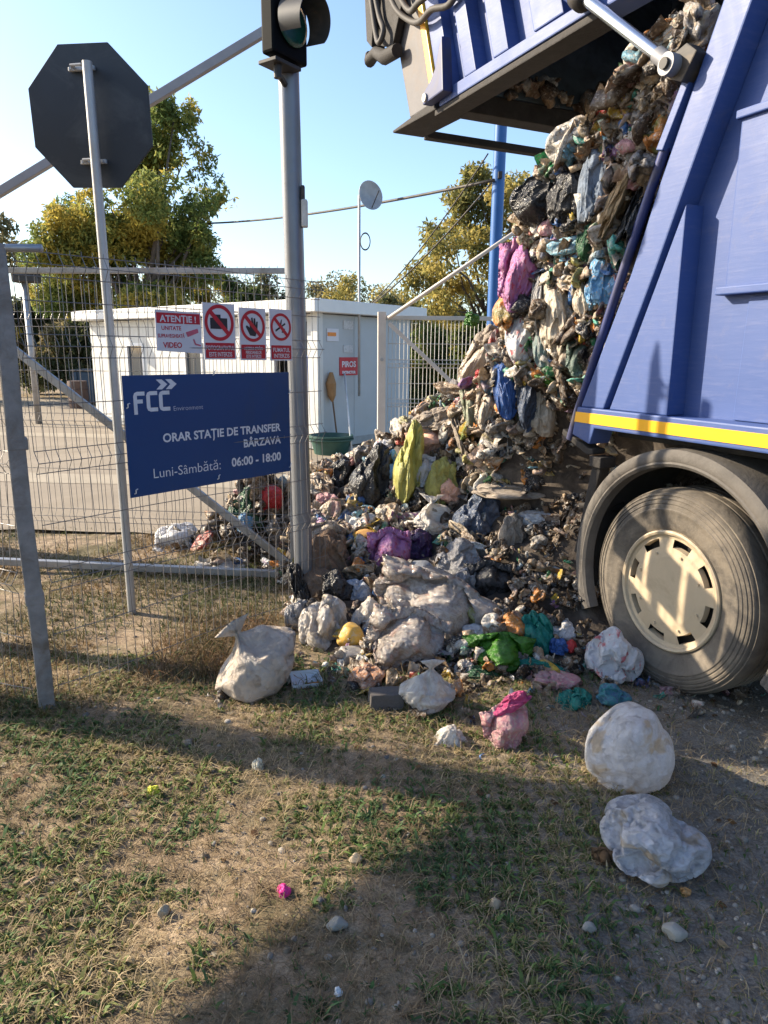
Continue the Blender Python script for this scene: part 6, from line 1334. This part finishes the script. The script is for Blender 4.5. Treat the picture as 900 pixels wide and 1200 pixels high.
def tree(name, label, base, clumps, N, seed, leaf, pal, r0, group=None, shade=1.0, droop=0.5, long_=2.4, gaps=0.42):
    root = empty(name, base, label, 'tree', group, world_parts=True)
    link('crown', crown_mesh('crown', [c_[:3] for c_ in clumps], [c_[3] for c_ in clumps], N, seed, leaf, pal, droop, shade, long_, gaps), tree_leaf, root)
    limbs(root, base, [c_[:3] for c_ in clumps if c_[3] > 0.0][:14], r0, seed); return root
G_DARK = [(0.075, 0.105, 0.035), (0.10, 0.14, 0.045), (0.135, 0.175, 0.052), (0.175, 0.21, 0.06), (0.23, 0.245, 0.065), (0.31, 0.28, 0.06), (0.42, 0.30, 0.05)]
G_ACA = [(0.13, 0.19, 0.06), (0.17, 0.23, 0.07), (0.21, 0.27, 0.08), (0.26, 0.30, 0.09), (0.32, 0.34, 0.10), (0.38, 0.36, 0.09), (0.48, 0.38, 0.08)]
G_YEL = [(0.20, 0.21, 0.08), (0.29, 0.27, 0.09), (0.38, 0.33, 0.10), (0.46, 0.375, 0.11), (0.54, 0.44, 0.15)]
G_MID = [(0.11, 0.125, 0.06), (0.15, 0.165, 0.078), (0.20, 0.205, 0.10), (0.27, 0.245, 0.125), (0.33, 0.28, 0.15)]
def clumps_px(lst, Y, jitter, seed):
    R = random.Random(seed); out = []
    for px, py, r in lst:
        p = at_depth(px, py, Y + R.uniform(-jitter, jitter)); out.append((p[0], p[1], p[2], r * Y / 841.0))
    return out
Y1 = 19.0
cl = clumps_px([(205, 132, 26), (190, 165, 38), (215, 190, 38), (165, 205, 40), (225, 222, 40), (185, 240, 46), (130, 245, 36), (95, 255, 34), (75, 270, 36), (240, 240, 30), (262, 238, 16), (140, 285, 44), (190, 285, 44), (232, 275, 32), (100, 300, 42), (60, 305, 34), (150, 325, 44), (205, 325, 40), (236, 315, 26), (110, 345, 40), (70, 345, 36), (180, 360, 40), (125, 180, 22), (150, 160, 22), (178, 118, 14)], Y1, 1.1, 3)
tree('acacia_tree', 'large dark green and yellow acacia behind the stop sign', at_depth(160, 470, Y1) * np.array([1, 1, 0]), cl, 105000, 31, 0.135, G_ACA, 0.22, shade=0.9, long_=2.8, gaps=0.455)
Y2 = 22.0
cl = clumps_px([(560, 205, 20), (545, 235, 28), (575, 255, 34), (530, 270, 30), (605, 225, 30), (625, 260, 30), (510, 295, 32), (560, 295, 38), (600, 300, 34), (495, 325, 28), (540, 335, 38), (590, 345, 38), (640, 320, 34), (520, 360, 30), (560, 375, 34), (620, 365, 34), (590, 225, 22), (660, 280, 34), (505, 270, 14)], Y2, 1.3, 5)
tree('autumn_tree', 'yellow autumn tree with gaps behind the blue mast', at_depth(575, 440, Y2) * np.array([1, 1, 0]), cl, 36000, 41, 0.16, G_YEL, 0.16, shade=0.8, droop=0.7, gaps=0.485)
# the rows of smaller trees and shrubs at the far side of the yard
def treeline():
    R = np.random.default_rng(77); C_ = []; r_ = []
    for x in np.linspace(-45, 30, 130):
        for q in range(3): C_.append((x + R.uniform(-.6, .6), 48 + R.uniform(-3, 3), R.uniform(0.6, 3.6 + 1.2 * math.sin(x * 0.5)))); r_.append(R.uniform(0.9, 1.6))
    o = link('far_treeline', crown_mesh('far_treeline', C_, r_, 60000, 78, 0.42, G_MID, 0.2, 0.7, 2.0, 0.36), tree_leaf); tag(o, 'far olive treeline along the horizon beyond the yard', 'treeline', kind='stuff')
treeline()
R = random.Random(12); k = 0
def bush(px, py_top, Y, wpx, pal, label, name='shrub_tree', N=7000, leaf=0.22, nb=9):
    global k; k += 1
    base = at_depth(px, 440, Y) * np.array([1, 1, 0]); topz = at_depth(px, py_top, Y)[2]; W_ = wpx * Y / 841; out = []
    for i in range(nb):
        zf = (i + 0.5) / nb; out.append((base[0] + R.uniform(-1, 1) * W_ * (1 - 0.5 * zf), base[1] + R.uniform(-1, 1) * W_ * 0.6, topz * (0.12 + 0.80 * zf), W_ * R.uniform(0.36, 0.6)))
    tree(name, label, base, out, N, 300 + k, leaf, pal, 0.10, 'trees beyond the yard', 1.0, 0.3)
bush(300, 322, 40, 60, G_MID, 'olive tree crown behind the cabin, left of the traffic pole', N=9000)
bush(410, 325, 42, 60, G_MID, 'olive tree crown behind the cabin, below the satellite dish', N=8000)
bush(470, 335, 40, 50, G_YEL, 'pale yellow tree right behind the pale fence post', N=7000)
bush(12, 245, 24, 55, G_MID, 'olive tree at the far left edge behind the weathered post', N=9000)
bush(40, 350, 26, 50, G_MID, 'brownish shrub left of the acacia trunk', N=14000)
bush(95, 380, 25, 48, G_MID, 'olive shrub below the acacia beside the lamp post', N=14000)
bush(150, 395, 27, 46, G_DARK, 'dark shrub just left of the cabin end', N=13000)
bush(270, 318, 30, 40, G_DARK, 'dark green tree over the cabin roof, left of the pole', N=9000)
bush(318, 308, 34, 30, G_MID, 'sparse tree over the cabin roof beside the traffic pole', N=3500)
bush(235, 330, 28, 34, G_DARK, 'dark tree right below the acacia over the cabin roof')
bush(395, 315, 36, 34, G_YEL, 'pale yellow sparse tree right of the traffic pole', N=4200)
bush(372, 322, 38, 26, G_MID, 'thin olive tree just right of the traffic pole', N=3500)
bush(450, 340, 34, 36, G_MID, 'hazy olive tree right of the satellite dish mast', N=5000)
bush(505, 385, 19, 44, G_DARK, 'dark green bush behind the right mesh fence', N=20000, leaf=0.16)
bush(560, 375, 20, 44, G_DARK, 'dark green bush under the autumn tree', N=20000, leaf=0.16)
bush(640, 370, 24, 60, G_MID, 'olive bush behind the rubbish wall', N=5000)
bush(-40, 330, 22, 50, G_DARK, 'dark tree beyond the left frame edge', N=4000)
root = empty('skip_container', at_depth(70, 440, 19) * np.array([1, 1, 0]), 'dark blue skip container far behind the fence at left', 'container', world_parts=True)
p = at_depth(72, 437, 19.5); b = MB(); b.box((p[0] + 0.5, p[1] + 2, 0.55), (1.7, 1.2, 0.9), None, 0.03); b.build('hull', simple('skip_blue', (0.03, 0.06, 0.10), 0.6), root)
b = MB(); b.box((p[0] + 0.5, p[1] + 2, 1.03), (1.8, 1.3, 0.06), None, 0.01); b.build('rim_rail', dark_m, root)
for q in (-0.8, -0.27, 0.27, 0.8):
    b = MB(); b.box((p[0] + 0.5 + q * 0.9, p[1] + 2 - 0.62, 0.55), (0.08, 0.05, 0.86), None, 0.01); b.build('stiffener', MATS['skip_blue'], root)

# ================================================================== unseen flat roof on posts, added at left to shade the foreground
HS = 3.2; off_s = np.array([sun_h[0], sun_h[1]]) * HS / math.tan(SUN_EL)
c0 = np.array([0.47, 2.39]) + off_s                                   # roof corner whose shadow ends at the pixel (590, 932)
roofp = [tuple(c0), (-2.75, c0[1] + 0.02), (-2.3, -2.5), (c0[0] - 3.9, c0[1] - 3.75)]
root = empty('shadow_roof', (*c0, 0), 'unseen flat roof on posts left of the camera, added to cast the foreground shadow', 'shadow_roof', world_parts=True)
b = MB(); b.prism(roofp, lambda a, c_, d: (a, c_, d), HS, HS + 0.14); b.build('roof', cab_w, root)
for q in ((c0[0] + 0.12, c0[1] - 0.10), (-2.9, c0[1] - 0.15), (-2.5, -2.3), (c0[0] - 3.6, c0[1] - 3.6)):
    b = MB(); b.box((q[0], q[1], HS / 2 - 0.05), (0.15, 0.15, HS + 0.09), None, 0.01); b.build('post', galv, root)

for o in bpy.data.objects:
    if 'world_parts' in o: del o['world_parts']
